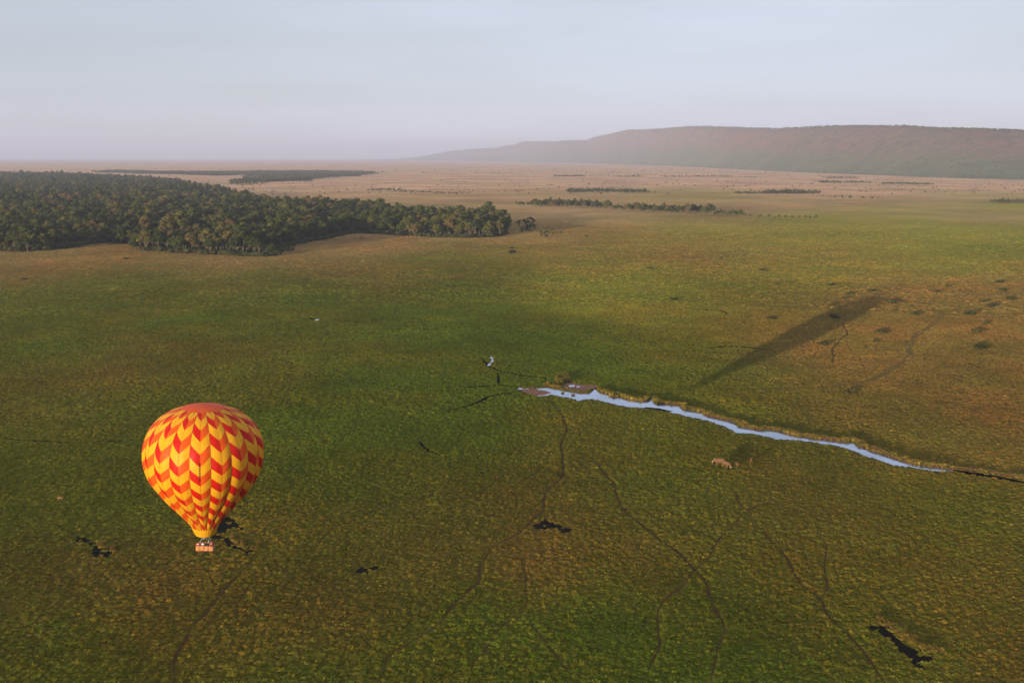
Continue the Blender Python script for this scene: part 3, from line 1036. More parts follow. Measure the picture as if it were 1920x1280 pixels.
# line of trees along the river bed in the middle distance
def riverside():
    k = 0
    segs = [(968, 1000, 384, 388, 6, 0.8), (1000, 1145, 385, 392, 56, 1.15), (1150, 1180, 392, 396, 6, 0.8), (1180, 1340, 393, 402, 58, 1.1), (1342, 1395, 402, 407, 12, 0.85), (1400, 1540, 406, 412, 14, 0.5)]
    for u0, u1, va, vb, n, s in segs:
        for q in range(n):
            t = (q + rng.uniform(-.4, .4)) / n
            u = u0 + (u1 - u0) * t
            v = va + (vb - va) * (0.55 * t + 0.45 * rng.random())
            p = gp(u, v)
            sec = ("left stretch" if u < 1147 else "right stretch" if u < 1341 else "thin trailing end")
            add_tree("riverside_tree", p, 6 if rng.random() < .45 else int(rng.choice([5, 3])), s * rng.uniform(0.75, 1.1), rng.uniform(0, 6.28),
                     f"in the {sec} of the mid-plain tree line", "tree line across the mid plain")
riverside()
label_trees()
SRC = crown_sources()
gn_instances(canopy, [SRC.get(k, SRC[0]) for k in range(6)])

def far_woods():
    xs, ys, sc = [], [], []
    for pix, sp, s in (([(195, 321), (340, 323), (342, 328), (200, 325)], 13, .9), ([(330, 323), (480, 322), (480, 331), (330, 328)], 15, .8),
                       ([(470, 322), (600, 322), (705, 325), (700, 328), (600, 335), (520, 342), (440, 345), (480, 334)], 13, .95),
                       ([(455, 343), (520, 342), (600, 337), (560, 345), (470, 350)], 22, .6),
                       ([(680, 355), (790, 355), (800, 360), (850, 362), (880, 366), (780, 364), (690, 358)], 17, .4), ([(1066, 357), (1220, 358), (1225, 362), (1066, 361)], 13, .62),
                       ([(1040, 330), (1210, 331), (1210, 332.2), (1040, 331.5)], 22, .6), ([(1250, 331), (1420, 332.5), (1420, 333.5), (1250, 332.4)], 30, .6),
                       ([(1520, 341), (1640, 343), (1640, 345), (1520, 343.5)], 14, .6), ([(1650, 344), (1760, 346), (1760, 347), (1650, 346)], 14, .5),
                       ([(1515, 333), (1600, 334), (1600, 335), (1515, 334.5)], 18, .6), ([(1385, 361), (1450, 361), (1450, 364), (1385, 364)], 12, .6),
                       ([(1450, 360), (1520, 361), (1520, 364), (1450, 364)], 11, .7), ([(1885, 378), (1990, 380), (1990, 384), (1885, 382)], 9, .6), ([(1520, 366), (1680, 372), (1670, 378), (1560, 372)], 26, .4),
                       ([(955, 415), (985, 410), (1010, 425), (1000, 436), (965, 440)], 12, .35), ([(1000, 430), (1045, 436), (1060, 446), (1020, 444)], 12, .3)):
        x, y = scatter_poly(pix, sp)
        m = rng.random(len(x)) < 2.6 * vnoise(x, y, 160.0) - 0.55
        xs.append(x[m]); ys.append(y[m]); sc.append(s * rng.uniform(.5, 1.3, m.sum()))
    # scattered thorn trees all over the dry grassland
    n = 2600
    vv = 300 + 66 * rng.random(n) ** 1.2
    uu = rng.uniform(-150, 2070, n)
    pts = np.array([gp(u, v)[:2] for u, v in zip(uu, vv)])
    clump = vnoise(pts[:, 0], pts[:, 1], 700.0)
    inF = poly_mask(np.array([p[:2] for p in gps(FOREST)]), pts[:, 0], pts[:, 1])
    fu = np.array(FOOT, float)
    ok = (~inF) & (vv > np.interp(uu, fu[:, 0], fu[:, 1]) + 1) & (rng.random(n) < 0.3 + clump)
    pts = pts[ok]
    xs.append(pts[:, 0]); ys.append(pts[:, 1]); sc.append(rng.uniform(.22, .5, len(pts)) * (1 + 0.5 * (np.hypot(pts[:, 0], pts[:, 1]) > 6000)))
    x, y, s = map(np.concatenate, (xs, ys, sc))
    n = len(x)
    o = point_object("far_woods", np.c_[x, y, np.zeros(n)], rng.integers(0, 3, n), np.c_[s, s, s * .85], np.c_[np.zeros(n), np.zeros(n), rng.uniform(0, 6.28, n)])
    gn_instances(o, [SRC[3], SRC.get(5, SRC[3]), SRC.get(6, SRC[3])])
    tag(o, "far off woods and thorn trees dotted over the dry plain", "woods", kind="stuff")
    # trees on the escarpment: a fringe along the crest and bushes down the slope
    grid, T = ESC[0]
    nA, nT, _ = grid.shape
    P, S = [], []
    for q in range(6500):
        i = int(rng.integers(0, nA - 1))
        t = rng.random()
        if q < 3000:
            k = nT - 4 - int(rng.integers(0, 3)); fr = rng.random()
        else:
            k = int((1 - rng.random() ** 0.7) * (nT - 6)) + 1; fr = rng.random()
        p = grid[i, k] * (1 - t) + grid[i + 1, k] * t
        p = p * (1 - fr) + (grid[i, k + 1] * (1 - t) + grid[i + 1, k + 1] * t) * fr
        P.append(p - np.array((0, 0, 1.0)))
        S.append((1.25 if q < 3000 else 0.55) * rng.uniform(.6, 1.2))
    P, S = np.array(P), np.array(S)
    n = len(P)
    o = point_object("escarpment_bush", P, rng.integers(0, 3, n), np.c_[S, S, S * .8], np.c_[np.zeros(n), np.zeros(n), rng.uniform(0, 6.28, n)])
    gn_instances(o, [SRC[3], SRC.get(5, SRC[3]), SRC.get(6, SRC[3])])
    tag(o, "dark bushes and trees fringing the escarpment crest and slope", "bush", kind="stuff")
far_woods()

def undergrowth():
    line = smooth_line(gps(FRONT[1:]), 3.0)
    n = 2600
    k = rng.integers(0, len(line), n)
    p = line[k] + rng.normal(0, 4.5, (n, 2))
    bays = vnoise(p[:, 0], p[:, 1], 35.0)
    m = rng.random(n) < bays * 1.3
    p = p[m]; n = len(p)
    s = rng.uniform(0.7, 3.0, n)
    o = point_object("forest_undergrowth", np.c_[p, np.zeros(n)], rng.integers(0, 3, n), np.c_[s, s, s], np.c_[np.zeros(n), np.zeros(n), rng.uniform(0, 6.28, n)])
    gn_instances(o, [bpy.data.objects.new("foliage", sm) for st, sm in SHRUB_V])
    tag(o, "low green undergrowth along the foot of the forest edge", "undergrowth", kind="stuff")
undergrowth()

# shrubs on the dry pasture to the right
SHRUBS = [(1558, 535, 2.2, "lone shrub above the upper end of the balloon's long shadow, left of its tip"), (1633, 546, 2.4, "wide flat shrub just above the tip of the balloon's shadow"),
          (1594, 551, 2.3, "thin flat shrub left of the tip of the balloon's shadow"), (1586, 560, 1.8, "shrub touching the upper edge of the balloon's shadow near its tip"),
          (1562, 571, 1.9, "pale small shrub on the upper edge of the balloon's shadow"), (1674, 568, 3.2, "broad shrub just right of the tip of the balloon's shadow"),
          (1566, 596, 2.6, "dark shrub lying inside the balloon's long shadow"), (1714, 590, 2.2, "shrub above the bend of the wheel track on the brown pasture"),
          (1654, 624, 2.5, "shrub on the brown pasture left of the wheel track bend"), (1545, 646, 2.4, "green shrub below the balloon's shadow left of the narrow path"),
          (1819, 590, 3.0, "large green shrub, biggest of the upper right pasture cluster"), (1849, 607, 1.9, "pale shrub below the large green one on the right pasture"),
          (1834, 623, 2.6, "round green shrub on the right pasture above the spreading one"), (1837, 654, 2.8, "lowest spreading shrub on the right pasture"),
          (1860, 575, 2.7, "wide dark shrub right of the large green one on the pasture"), (1847, 566, 2.0, "small shrub touching the wide dark one on the right pasture"),
          (1897, 562, 2.5, "rightmost shrub on the pasture by the picture's edge"), (1879, 545, 2.4, "second highest shrub at the far right of the pasture"),
          (1875, 530, 2.6, "highest shrub at the far right of the pasture"), (1759, 548, 1.9, "small green shrub between the shadow tip and the right cluster"),
          (1779, 537, 1.8, "tiny flat shrub above the small green one on the pasture"), (1447, 598, 2.0, "single faint shrub left of the balloon's shadow on green meadow"),
          (1262, 562, 2.2, "single dark shrub on the pale meadow right of the marsh"), (1432, 507, 2.3, "flat shrub at the upper edge of the pale green meadow"),
          (1455, 533, 1.8, "faint shrub in the middle of the pale green meadow"), (1219, 504, 2.2, "leftmost flat shrub on the upper pale meadow"),
          (1594, 737, 2.0, "low dark shrub below the wheel track"), (1645, 640, 1.2, "tiny shrub between the narrow path and the wheel track"),
          (1100, 443, 2.0, "upper shrub on the gold meadow right of the forest tip"), (958, 466, 2.0, "upper of two dark shrubs right of the forest foot"), (963, 474, 1.8, "lower of two dark shrubs right of the forest foot"),
          (46, 524, 2.0, "dark flat shrub at the left edge of the dry grass strip"), (236, 486, 2.4, "flat dark shrub on the dry strip before the left forest"),
          (490, 560, 1.5, "small dark shrub in the green marsh below the forest bulge"), (575, 525, 1.7, "small dark shrub near the upper edge of the green marsh")]
for u, v, s, lab in SHRUBS:
    st, sm = SHRUB_V[random.randrange(3)]
    root = empty("shrub", gp(u, v), random.uniform(0, 6.28))
    k = s * 0.62
    root.scale = (k * 1.25, k * 1.25, k * 0.75)
    link("stem", st, root)
    link("foliage", sm, root)
    tag(root, lab, "shrub", "shrubs scattered over the meadow")

# ------------------------------------------------------------------ hot-air balloon
def fabric(name, col):
    t = NT(name)
    n = t.noise(1.4, 3)
    c = t.val(t.rng(n, 0.3, 0.7, 0.90, 1.08), col)
    t.base(c, 0.5, 0.14)
    t.bump(t.noise(1.3, 3), 0.4, 0.16)
    tr = t.add("ShaderNodeBsdfTranslucent")
    t.l.new(c, tr.inputs["Color"])
    mx = t.add("ShaderNodeMixShader")
    mx.inputs[0].default_value = 0.22
    t.l.new(t.bsdf.outputs[0], mx.inputs[1])
    t.l.new(tr.outputs[0], mx.inputs[2])
    t.l.new(mx.outputs[0], t.out.inputs["Surface"])
    return t.m
M_Y = fabric("yellow_nylon", (0.75, 0.37, 0.012))
M_R = fabric("red_nylon", (0.52, 0.012, 0.005))
M_O = fabric("orange_nylon", (0.70, 0.092, 0.007))
M_CAP = fabric("cap_nylon", (0.78, 0.105, 0.016))
M_WICKER = simple("wicker", (0.46, 0.21, 0.08), 0.7, 0.2, 6.0, 0.3, 0.02)
M_HIDE = simple("rim_leather", (0.30, 0.06, 0.04), 0.6, 0.3)
M_STEEL = NT("burner_steel"); M_STEEL.base((0.6, 0.6, 0.62), 0.3, 0.5); M_STEEL.bsdf.inputs["Metallic"].default_value = 0.9; M_STEEL = M_STEEL.m
M_INK = simple("black_ink", (0.012, 0.010, 0.010), 0.6, 0.2)
M_TAPE = simple("tape_webbing", (0.30, 0.06, 0.02), 0.8, 0.1)
M_ROPE = simple("rope", (0.10, 0.09, 0.08), 0.8, 0.1)

# where the balloon hangs: the shadow of its skirt falls at (1290,731), the skirt itself is seen at (383,1006)
rb = ray(383, 995)
sh = gp(1290, 731)
a1, a2, b1, b2 = rb.x, -SUN_TRAVEL.x, rb.y, -SUN_TRAVEL.y   # rb*t + s*travel = shadow
det = rb.x * SUN_TRAVEL.y - rb.y * SUN_TRAVEL.x
t_b = (sh.x * SUN_TRAVEL.y - sh.y * SUN_TRAVEL.x) / det
BASKET = Vector((rb.x * t_b, rb.y * t_b, CAM_H + rb.z * t_b - 4.3 * 229.0 * t_b * 0.99 / 26.4))
print("basket", BASKET, "depth", t_b * F)
SC = 229.0 / F * (t_b * F) * 0.99 / 26.4          # the envelope is 229 photo pixels across
print("balloon scale", SC)
PROF = [(10.55, 0.0), (10.5, 1.5), (10.35, 3.0), (10.05, 4.5), (9.5, 6.3), (8.7, 8.1), (7.5, 9.8), (6.0, 11.25), (4.2, 12.35), (2.2, 13.0), (0.0, 13.2), (-2.0, 13.0), (-3.8, 12.5), (-5.2, 11.9),
        (-6.8, 10.95), (-9.3, 9.1), (-11.5, 7.15), (-14.0, 4.85), (-16.6, 2.8)]
_pz = smooth_line([(r, z) for z, r in PROF], 0.12)
_seg = np.r_[0, np.cumsum(np.hypot(*np.diff(_pz, axis=0).T))]
S_END = _seg[-1]
def prof_at(s): return np.interp(s, _seg, _pz[:, 0]), np.interp(s, _seg, _pz[:, 1])
S_CAP = float(np.interp(4.5, _pz[:60, 0], _seg[:60]))
S_REF = float(_seg[np.argmin(np.abs(_pz[:, 1] - 0.7))])
P_UP, P_LOW, LIFT = 5.25, 4.25, 0.40
def band(q): return S_REF + q * (P_LOW if q > 0 else P_UP)      # q counts chevrons downward from the level of the lettering
TO_CAM = math.atan2(-BASKET.y, -BASKET.x)
def env_point(s, phi):
    """phi in degrees to the right of the point that faces the camera"""
    r, z = prof_at(s)
    w = ((phi - 5.4) % 20.0) / 20.0
    low = min(max((s - 15) / 18.0, 0), 1)
    b = abs(math.sin(math.pi * w))
    b2 = abs(math.sin(2 * math.pi * w))
    up = min(s / 6.0, 1.0)
    r = 0.945 * r * (1 + (0.020 + 0.035 * low) * (b - 0.64) * up + 0.008 * (b2 - 0.6) * up)
    a = TO_CAM + R(phi)
    return Vector((r * math.cos(a), r * math.sin(a), z))

balloon = empty("hot_air_balloon", BASKET)
balloon.scale = (SC, SC, SC)
balloon.rotation_euler = (0, R(2.4), 0)
ENV_Z = 22.0                                   # widest level above the basket floor
tag(balloon, "hot-air balloon with yellow, red and orange chevrons flying low over the marsh", "balloon")
up_env = Vector((0, 0, ENV_Z))

def build_envelope():
    panels = []
    NS = 4
    cam_local = (Vector((0, 0, CAM_H)) - BASKET) / SC - up_env
    for pair in range(18):
        for half in range(2):
            p0 = 5.4 + pair * 20.0 + half * 10.0
            off = 0.0 if pair % 2 else 0.5
            for n in range(-16, 17):
                q0 = off + n * 0.5
                quad = []
                ok = False
                for i in range(NS + 1):
                    w = i / NS
                    lift = LIFT * ((1 - w) if half == 0 else w)
                    ta = min(max(band(q0 - 0.5 - lift), S_CAP), S_END)
                    tb = min(max(band(q0 - lift), S_CAP), S_END)
                    if tb - ta > 0.25: ok = True
                    quad.append((ta, tb, p0 + 10.0 * w))
                if not ok: continue
                v = [env_point(ta + (tb - ta) * j / NS, ph) for ta, tb, ph in quad for j in range(NS + 1)]
                c = sum(v, Vector()) / len(v)
                f = [(i * (NS + 1) + j, i * (NS + 1) + j + 1, (i + 1) * (NS + 1) + j + 1, (i + 1) * (NS + 1) + j) for i in range(NS) for j in range(NS)]
                nrm = (v[NS] - v[-1 - NS]).cross(v[0] - v[-1])
                if nrm.dot(c - Vector((0, 0, c.z))) < 0: nrm = -nrm
                view = (cam_local - c).normalized()
                area = nrm.length * max(0.0, nrm.normalized().dot(view))
                kind = 0 if n % 2 else (1 if half == 0 else 2)
                panels.append((area, kind, v, f))
    panels.sort(key=lambda p: -p[0])
    mats, names = (M_Y, M_R, M_O), ("yellow_panel", "red_panel", "orange_panel")
    def finish(me):
        bm = bmesh.new()
        bm.from_mesh(me)
        for fc in bm.faces:
            fc.normal_update()
            c = fc.calc_center_median()
            if fc.normal.dot(Vector((c.x, c.y, 0.25 * c.z))) < 0: fc.normal_flip()
            fc.smooth = True
        bm.to_mesh(me)
        bm.free()
    for area, kind, v, f in panels[:298]:
        me = pymesh(names[kind], v, f, [mats[kind]], True)
        finish(me)
        o = link(names[kind], me, balloon)
        o.location = up_env
    V, Fc, fm = [], [], []
    for area, kind, v, f in panels[298:]:
        b = len(V)
        V += v
        Fc += [tuple(b + i for i in q) for q in f]
        fm += [kind] * len(f)
    me = pymesh("rear_panels", V, Fc, mats, True, fm)
    finish(me)
    o = tag(link("rear_panels", me, balloon), kind="stuff")
    o.location = up_env
    # load tapes sewn down every seam
    for q in range(36):
        bm = bmesh.new()
        ph = 5.4 + q * 10.0
        pts = []
        for k in range(30):
            p = env_point(S_CAP + (S_END - S_CAP) * k / 29, ph)
            pts.append(p + Vector((p.x, p.y, 0)).normalized() * 0.015)
        tube(bm, pts, [0.045 if q % 2 == 0 else 0.03] * 30, 4)
        me = bpy.data.meshes.new("load_tape")
        bm.to_mesh(me)
        bm.free()
        me.materials.append(M_TAPE)
        link("load_tape", me, balloon).location = up_env
    # cap over the vent
    v, f = [env_point(0, 0)], []
    rows = 8
    for k in range(1, rows + 1):
        for q in range(72):
            v.append(env_point(S_CAP * k / rows, 5.4 + q * 5.0) + Vector((0, 0, 0.03)))
    for q in range(72):
        f.append((0, 1 + q, 1 + (q + 1) % 72))
        for k in range(rows - 1):
            a = 1 + k * 72
            f.append((a + q, a + 72 + q, a + 72 + (q + 1) % 72, a + (q + 1) % 72))
    me = pymesh("crown_cap", v, f, [M_CAP], True)
    finish(me)
    link("crown_cap", me, balloon).location = up_env
    # skirt below the mouth
    v, f = [], []
    for k, (z, r) in enumerate(((-16.45, 2.86), (-17.0, 2.62), (-17.7, 2.30), (-18.4, 1.98))):
        for q in range(108):
            a = TO_CAM + R(q * 360 / 108)
            w = 1 + 0.022 * math.sin(q * 2 * math.pi / 3) * (1 + k * 0.3)
            v.append((r * w * math.cos(a), r * w * math.sin(a), z))
    for k in range(3):
        for q in range(108):
            a, b = k * 108 + q, k * 108 + (q + 1) % 108
            f.append((a, a + 108, b + 108, b))
    me = pymesh("skirt", v, f, [M_Y], True)
    finish(me)
    link("skirt", me, balloon).location = up_env
    # unreadable run of small black characters down one seam
    v, f = [], []
    r = random.Random(5)
    s = S_REF - 0.95
    for k in range(8):
        hgt = r.uniform(0.28, 0.42)
        for q in range(3):
            ph = -4.75 - 0.55 + q * 0.40 + r.uniform(-.1, .1)
            sa = s + (0 if q != 1 else hgt * r.uniform(.2, .6))
            sb = s + (hgt if q != 1 else hgt * r.uniform(.7, .9))
            b = len(v)
            for (ss, pp) in ((sa, ph - .26), (sb, ph - .26), (sb, ph + .26), (sa, ph + .26)):
                p = env_point(ss, pp)
                p = p + Vector((p.x, p.y, 0)).normalized() * 0.05
                v.append(p)
            f.append((b, b + 1, b + 2, b + 3))
        s += hgt + 0.16
    me = pymesh("lettering", v, f, [M_INK])
    finish(me)
    o = tag(link("lettering", me, balloon), kind="stuff")
    o.location = up_env
build_envelope()

def box(bm, c, s, bev=0.0, mat=0):
    r = bmesh.ops.create_cube(bm, size=1.0)
    for v in r["verts"]:
        v.co = Vector((c[0] + v.co.x * s[0], c[1] + v.co.y * s[1], c[2] + v.co.z * s[2]))
    fs = {f for v in r["verts"] for f in v.link_faces}
    for f in fs: f.material_index = mat
    if bev:
        bmesh.ops.bevel(bm, geom=list({e for f in fs for e in f.edges}), offset=bev, segments=2, affect='EDGES', profile=0.5)

def bm_obj(name, bm, mats, parent=None, loc=None, rz=None, smooth=False):
    me = bpy.data.meshes.new(name)
    bm.to_mesh(me)
    bm.free()
    for m in mats: me.materials.append(m)
    if smooth: me.polygons.foreach_set("use_smooth", np.ones(len(me.polygons), bool))
    o = link(name, me, parent)
    if loc is not None: o.location = loc
    if rz is not None: o.rotation_euler = (0, 0, rz)
    return o

BW, BD, BH = 3.7, 1.7, 1.2
RZ = R(3)                           # the long side faces the viewer
def build_basket():
    # floor frame with runners, then four wicker bays on each long side and two at each end
    bm = bmesh.new()
    box(bm, (0, 0, 0.06), (BW, BD, 0.10), 0.02)
    fl = bm_obj("basket_floor", bm, [M_HIDE], balloon, (0, 0, 0), RZ)
    for sx in (-1, 1):
        bm = bmesh.new()
        box(bm, (sx * BW * 0.32, 0, -0.05), (0.14, BD * 0.96, 0.10), 0.02)
        bm_obj("runner", bm, [M_HIDE], fl)
    for sy in (-1, 1):
        for k in range(4):
            bm = bmesh.new()
            w = BW / 4
            x = -BW / 2 + w * (k + .5)
            box(bm, (x, sy * (BD / 2 - .04), 0.62), (w - .05, .09, BH - .16), 0.02)
            for q in range(6):
                z = 0.2 + q * 0.165
                tube(bm, [(x - w * .46, sy * (BD / 2 + .008), z), (x + w * .46, sy * (BD / 2 + .008), z)], [.035, .035], 5)
            bm_obj("wicker_panel", bm, [M_WICKER], balloon, (0, 0, 0), RZ)
    for sx in (-1, 1):
        bm = bmesh.new()
        box(bm, (sx * (BW / 2 - .04), 0, 0.62), (.09, BD - .2, BH - .16), 0.02)
        for q in range(6):
            z = 0.2 + q * 0.165
            tube(bm, [(sx * (BW / 2 + .008), -BD * .42, z), (sx * (BW / 2 + .008), BD * .42, z)], [.035, .035], 5)
        bm_obj("wicker_panel", bm, [M_WICKER], balloon, (0, 0, 0), RZ)
    bm = bmesh.new()
    ring = [(-BW / 2, -BD / 2), (BW / 2, -BD / 2), (BW / 2, BD / 2), (-BW / 2, BD / 2)]
    for a, b in zip(ring, ring[1:] + ring[:1]):
        tube(bm, [(*a, BH), (*b, BH)], [.085, .085], 8)
    bm_obj("basket_rim", bm, [M_HIDE], balloon, (0, 0, 0), RZ, True)
    # burner load frame on uprights
    top = 2.75
    bm = bmesh.new()
    fr = [(-.75, -.5), (.75, -.5), (.75, .5), (-.75, .5)]
    for a, b in zip(fr, fr[1:] + fr[:1]):
        tube(bm, [(*a, top), (*b, top)], [.05, .05], 6)
    tube(bm, [(0, -.5, top), (0, .5, top)], [.05, .05], 6)
    frame = bm_obj("burner_frame", bm, [M_STEEL], balloon, (0, 0, 0), RZ, True)
    for a, c in zip(fr, ring):
        bm = bmesh.new()
        tube(bm, [(c[0] * .62, c[1] * .9, BH), (*a, top)], [.045, .04], 6)
        bm_obj("upright", bm, [M_STEEL], frame, smooth=True)
    for x in (-.36, .36):
        bm = bmesh.new()
        tube(bm, [(x, 0, top - .35), (x, 0, top + .25), (x, 0, top + .5)], [.12, .2, .24], 10)
        bm_obj("burner", bm, [M_STEEL], balloon, (0, 0, 0), RZ, True)
    for q in range(12):
        a = TO_CAM + R(15 + 30 * q)
        bm = bmesh.new()
        c, s_ = math.cos(a - RZ), math.sin(a - RZ)
        tube(bm, [(max(-.75, min(.75, c)), max(-.5, min(.5, s_)), top), (2.75 * c, 2.75 * s_, ENV_Z - 16.6)], [.022, .022], 4)
        bm_obj("cable", bm, [M_ROPE], balloon, (0, 0, 0), RZ)
    for x, y in ((-1.2, .55), (1.2, .55)):
        bm = bmesh.new()
        tube(bm, [(x, y, .12), (x, y, .2), (x, y, .95), (x, y, 1.05)], [.14, .18, .18, .1], 10)
        bm_obj("gas_cylinder", bm, [M_STEEL], balloon, (0, 0, 0), RZ, True)
build_basket()

# ------------------------------------------------------------------ bodies grown into one skin
def skin_mesh(name, parts, voxel, smooth_it=6):
    """parts: ('e', centre, radii) ellipsoids and ('c', p0, p1, r0, r1) tapered limbs, fused into one continuous surface"""
    bm = bmesh.new()
    for p in parts:
        if p[0] == 'e':
            r = bmesh.ops.create_icosphere(bm, subdivisions=2, radius=1.0)
            rot = Matrix.Rotation(p[3], 3, 'Y') if len(p) > 3 else Matrix.Identity(3)
            for v in r["verts"]:
                v.co = Vector(p[1]) + rot @ Vector((v.co.x * p[2][0], v.co.y * p[2][1], v.co.z * p[2][2]))
        else:
            _, a, b, ra, rb_ = p
            tube(bm, [a, b], [ra, rb_], 10)
            for c, rr in ((a, ra), (b, rb_)):
                r = bmesh.ops.create_icosphere(bm, subdivisions=1, radius=rr)
                for v in r["verts"]: v.co += Vector(c)
    me = bpy.data.meshes.new(name)
    bm.to_mesh(me)
    bm.free()
    tmp = bpy.data.objects.new("tmp", me)
    COL.objects.link(tmp)
    m = tmp.modifiers.new("r", 'REMESH'); m.mode = 'VOXEL'; m.voxel_size = voxel
    s = tmp.modifiers.new("s", 'SMOOTH'); s.factor = 0.5; s.iterations = smooth_it
    dg = bpy.context.evaluated_depsgraph_get()
    out = bpy.data.meshes.new_from_object(tmp.evaluated_get(dg))
    bpy.data.objects.remove(tmp)
    bpy.data.meshes.remove(me)
    out.name = name
    out.polygons.foreach_set("use_smooth", np.ones(len(out.polygons), bool))
    return out

M_HIDE_E = simple("elephant_hide", (0.155, 0.084, 0.039), 0.9, 0.15, 3.0, 0.25, 0.03)
M_IVORY = simple("ivory", (0.75, 0.66, 0.5), 0.5, 0.3)
def elephant_parts(head_down=0.0, step=0.25, seed=0):
    """elephant facing +x, 2.9 m at the shoulder"""
    hz = 2.35 - head_down
    P = [('e', (0.15, 0, 1.95), (1.35, .78, .85)), ('e', (-.95, 0, 2.0), (.75, .74, .82)), ('e', (.95, 0, 2.1), (.65, .66, .78)), ('e', (0, 0, 1.6), (1.1, .7, .65)),
         ('c', (1.2, 0, 2.3), (1.9, 0, hz), .52, .45), ('e', (2.0, 0, hz), (.50, .44, .58)), ('e', (2.1, 0, hz + .25), (.38, .38, .34)),
         ('c', (2.35, 0, hz - .15), (2.65, 0, hz - .65), .27, .22), ('c', (2.65, 0, hz - .65), (2.72, .05, hz - 1.25), .22, .16), ('c', (2.72, .05, hz - 1.25), (2.68, .1, hz - 1.75), .16, .11),
         ('c', (2.68, .1, hz - 1.75), (2.5, .12, hz - 1.95), .11, .08)]
    for sy in (-1, 1):
        fx = .95 + step * sy
        bx = -1.05 - step * sy
        P += [('c', (.98, sy * .40, 1.9), (fx, sy * .42, 1.0), .36, .27), ('c', (fx, sy * .42, 1.0), (fx - .03, sy * .42, .22), .26, .24), ('e', (fx + .02, sy * .42, .12), (.30, .29, .14)),
              ('c', (-1.0, sy * .40, 1.9), (bx + .12, sy * .42, 1.05), .42, .28), ('c', (bx + .12, sy * .42, 1.05), (bx, sy * .42, .22), .27, .23), ('e', (bx + .04, sy * .42, .12), (.29, .28, .14))]
        # ear: a broad thin flap swept back from the head
        P += [('e', (1.62, sy * .72, hz - .05), (.50, .10, .58)), ('e', (1.55, sy * .70, hz - .5), (.28, .08, .32))]
    P += [('c', (-1.62, 0, 2.2), (-1.78, .03, 1.5), .10, .05), ('c', (-1.78, .03, 1.5), (-1.76, .05, .95), .05, .05)]
    return P, hz
def elephant(u, v, heading, s, label, head_down, step, tusks=True):
    P, hz = elephant_parts(head_down, step)
    me = skin_mesh("body", P, 0.055)
    me.materials.clear()
    me.materials.append(M_HIDE_E)
    root = empty("elephant", gp(u, v), heading)
    root.scale = (s, s, s)
    link("body", me, root)
    if tusks:
        for sy in (-1, 1):
            bm = bmesh.new()
            tube(bm, [(2.3, sy * .24, hz - .42), (2.55, sy * .30, hz - .72), (2.85, sy * .30, hz - .86), (3.1, sy * .24, hz - .82)], [.085, .075, .055, .015], 8)
            bm_obj("tusk", bm, [M_IVORY], root, smooth=True)
    for sy in (-1, 1):
        bm = bmesh.new()
        r = bmesh.ops.create_icosphere(bm, subdivisions=1, radius=.05)
        for vtx in r["verts"]: vtx.co += Vector((2.33, sy * .36, hz + .08))
        bm_obj("eye", bm, [M_INK], root)
    tag(root, label, "elephant", "elephants grazing beside the stream")
elephant(1350, 872.5, R(172), 1.0, "large brown elephant facing left with a pale tusk, leftmost of the herd", 0.15, 0.28)
elephant(1361.5, 876.5, R(-62), 0.88, "elephant walking head down towards the viewer, pressed against the leftmost one", 0.35, -0.25)
elephant(1381, 874, R(-78), 0.52, "small calf standing just right of the two big elephants", 0.1, 0.2, False)
elephant(1409, 866.5, R(-110), 0.66, "young elephant standing apart on the right of the herd", 0.05, -0.15, False)

# ------------------------------------------------------------------ antelopes, stork
M_FUR = simple("antelope_fur", (0.40, 0.19, 0.09), 0.9, 0.1)
M_FURP = simple("pale_fur", (0.36, 0.28, 0.21), 0.9, 0.1)
M_DARK = simple("stork_plumage", (0.03, 0.028, 0.03), 0.7, 0.2)
def antelope(u, v, heading, s, mat, label, graze):
    P = [('e', (0, 0, .82), (.46, .19, .22)), ('e', (.34, 0, .84), (.20, .17, .22)), ('e', (-.34, 0, .86), (.20, .18, .21))]
    if graze: P += [('c', (.45, 0, .9), (.78, 0, .55), .12, .08), ('c', (.78, 0, .55), (.92, 0, .30), .08, .05)]
    else: P += [('c', (.42, 0, .92), (.62, 0, 1.3), .12, .075), ('c', (.62, 0, 1.32), (.85, 0, 1.22), .085, .05)]
    for sx, kn in ((.32, .03), (-.36, -.06)):
        for sy in (-1, 1):
            P += [('c', (sx, sy * .1, .75), (sx + kn * sy, sy * .1, .40), .085, .05), ('c', (sx + kn * sy, sy * .1, .40), (sx, sy * .1, .03), .045, .035)]
    me = skin_mesh("body", P, 0.028, 3)
    me.materials.clear()
    me.materials.append(mat)
    root = empty("antelope", gp(u, v), heading)
    root.scale = (s, s, s)
    link("body", me, root)
    hx, hz2 = (.80, .60) if graze else (.62, 1.40)
    for sy in (-1, 1):
        bm = bmesh.new()
        tube(bm, [(hx, sy * .04, hz2), (hx - .08, sy * .10, hz2 + .2), (hx - .02, sy * .13, hz2 + .42)], [.025, .02, .006], 5)
        bm_obj("horn", bm, [M_INK], root)
    tag(root, label, "antelope")
antelope(112, 938, R(30), 1.15, M_FUR, "reddish antelope grazing alone in the marsh left of the balloon", True)
antelope(199, 460, R(180), 2.0, M_FURP, "pale antelope on the dry strip before the left forest", False)
antelope(194, 460, R(10), 1.8, M_FURP, "smaller pale antelope left of another before the left forest", True)
antelope(226, 457, R(120), 2.0, M_FUR, "reddish antelope close under the left forest edge", True)

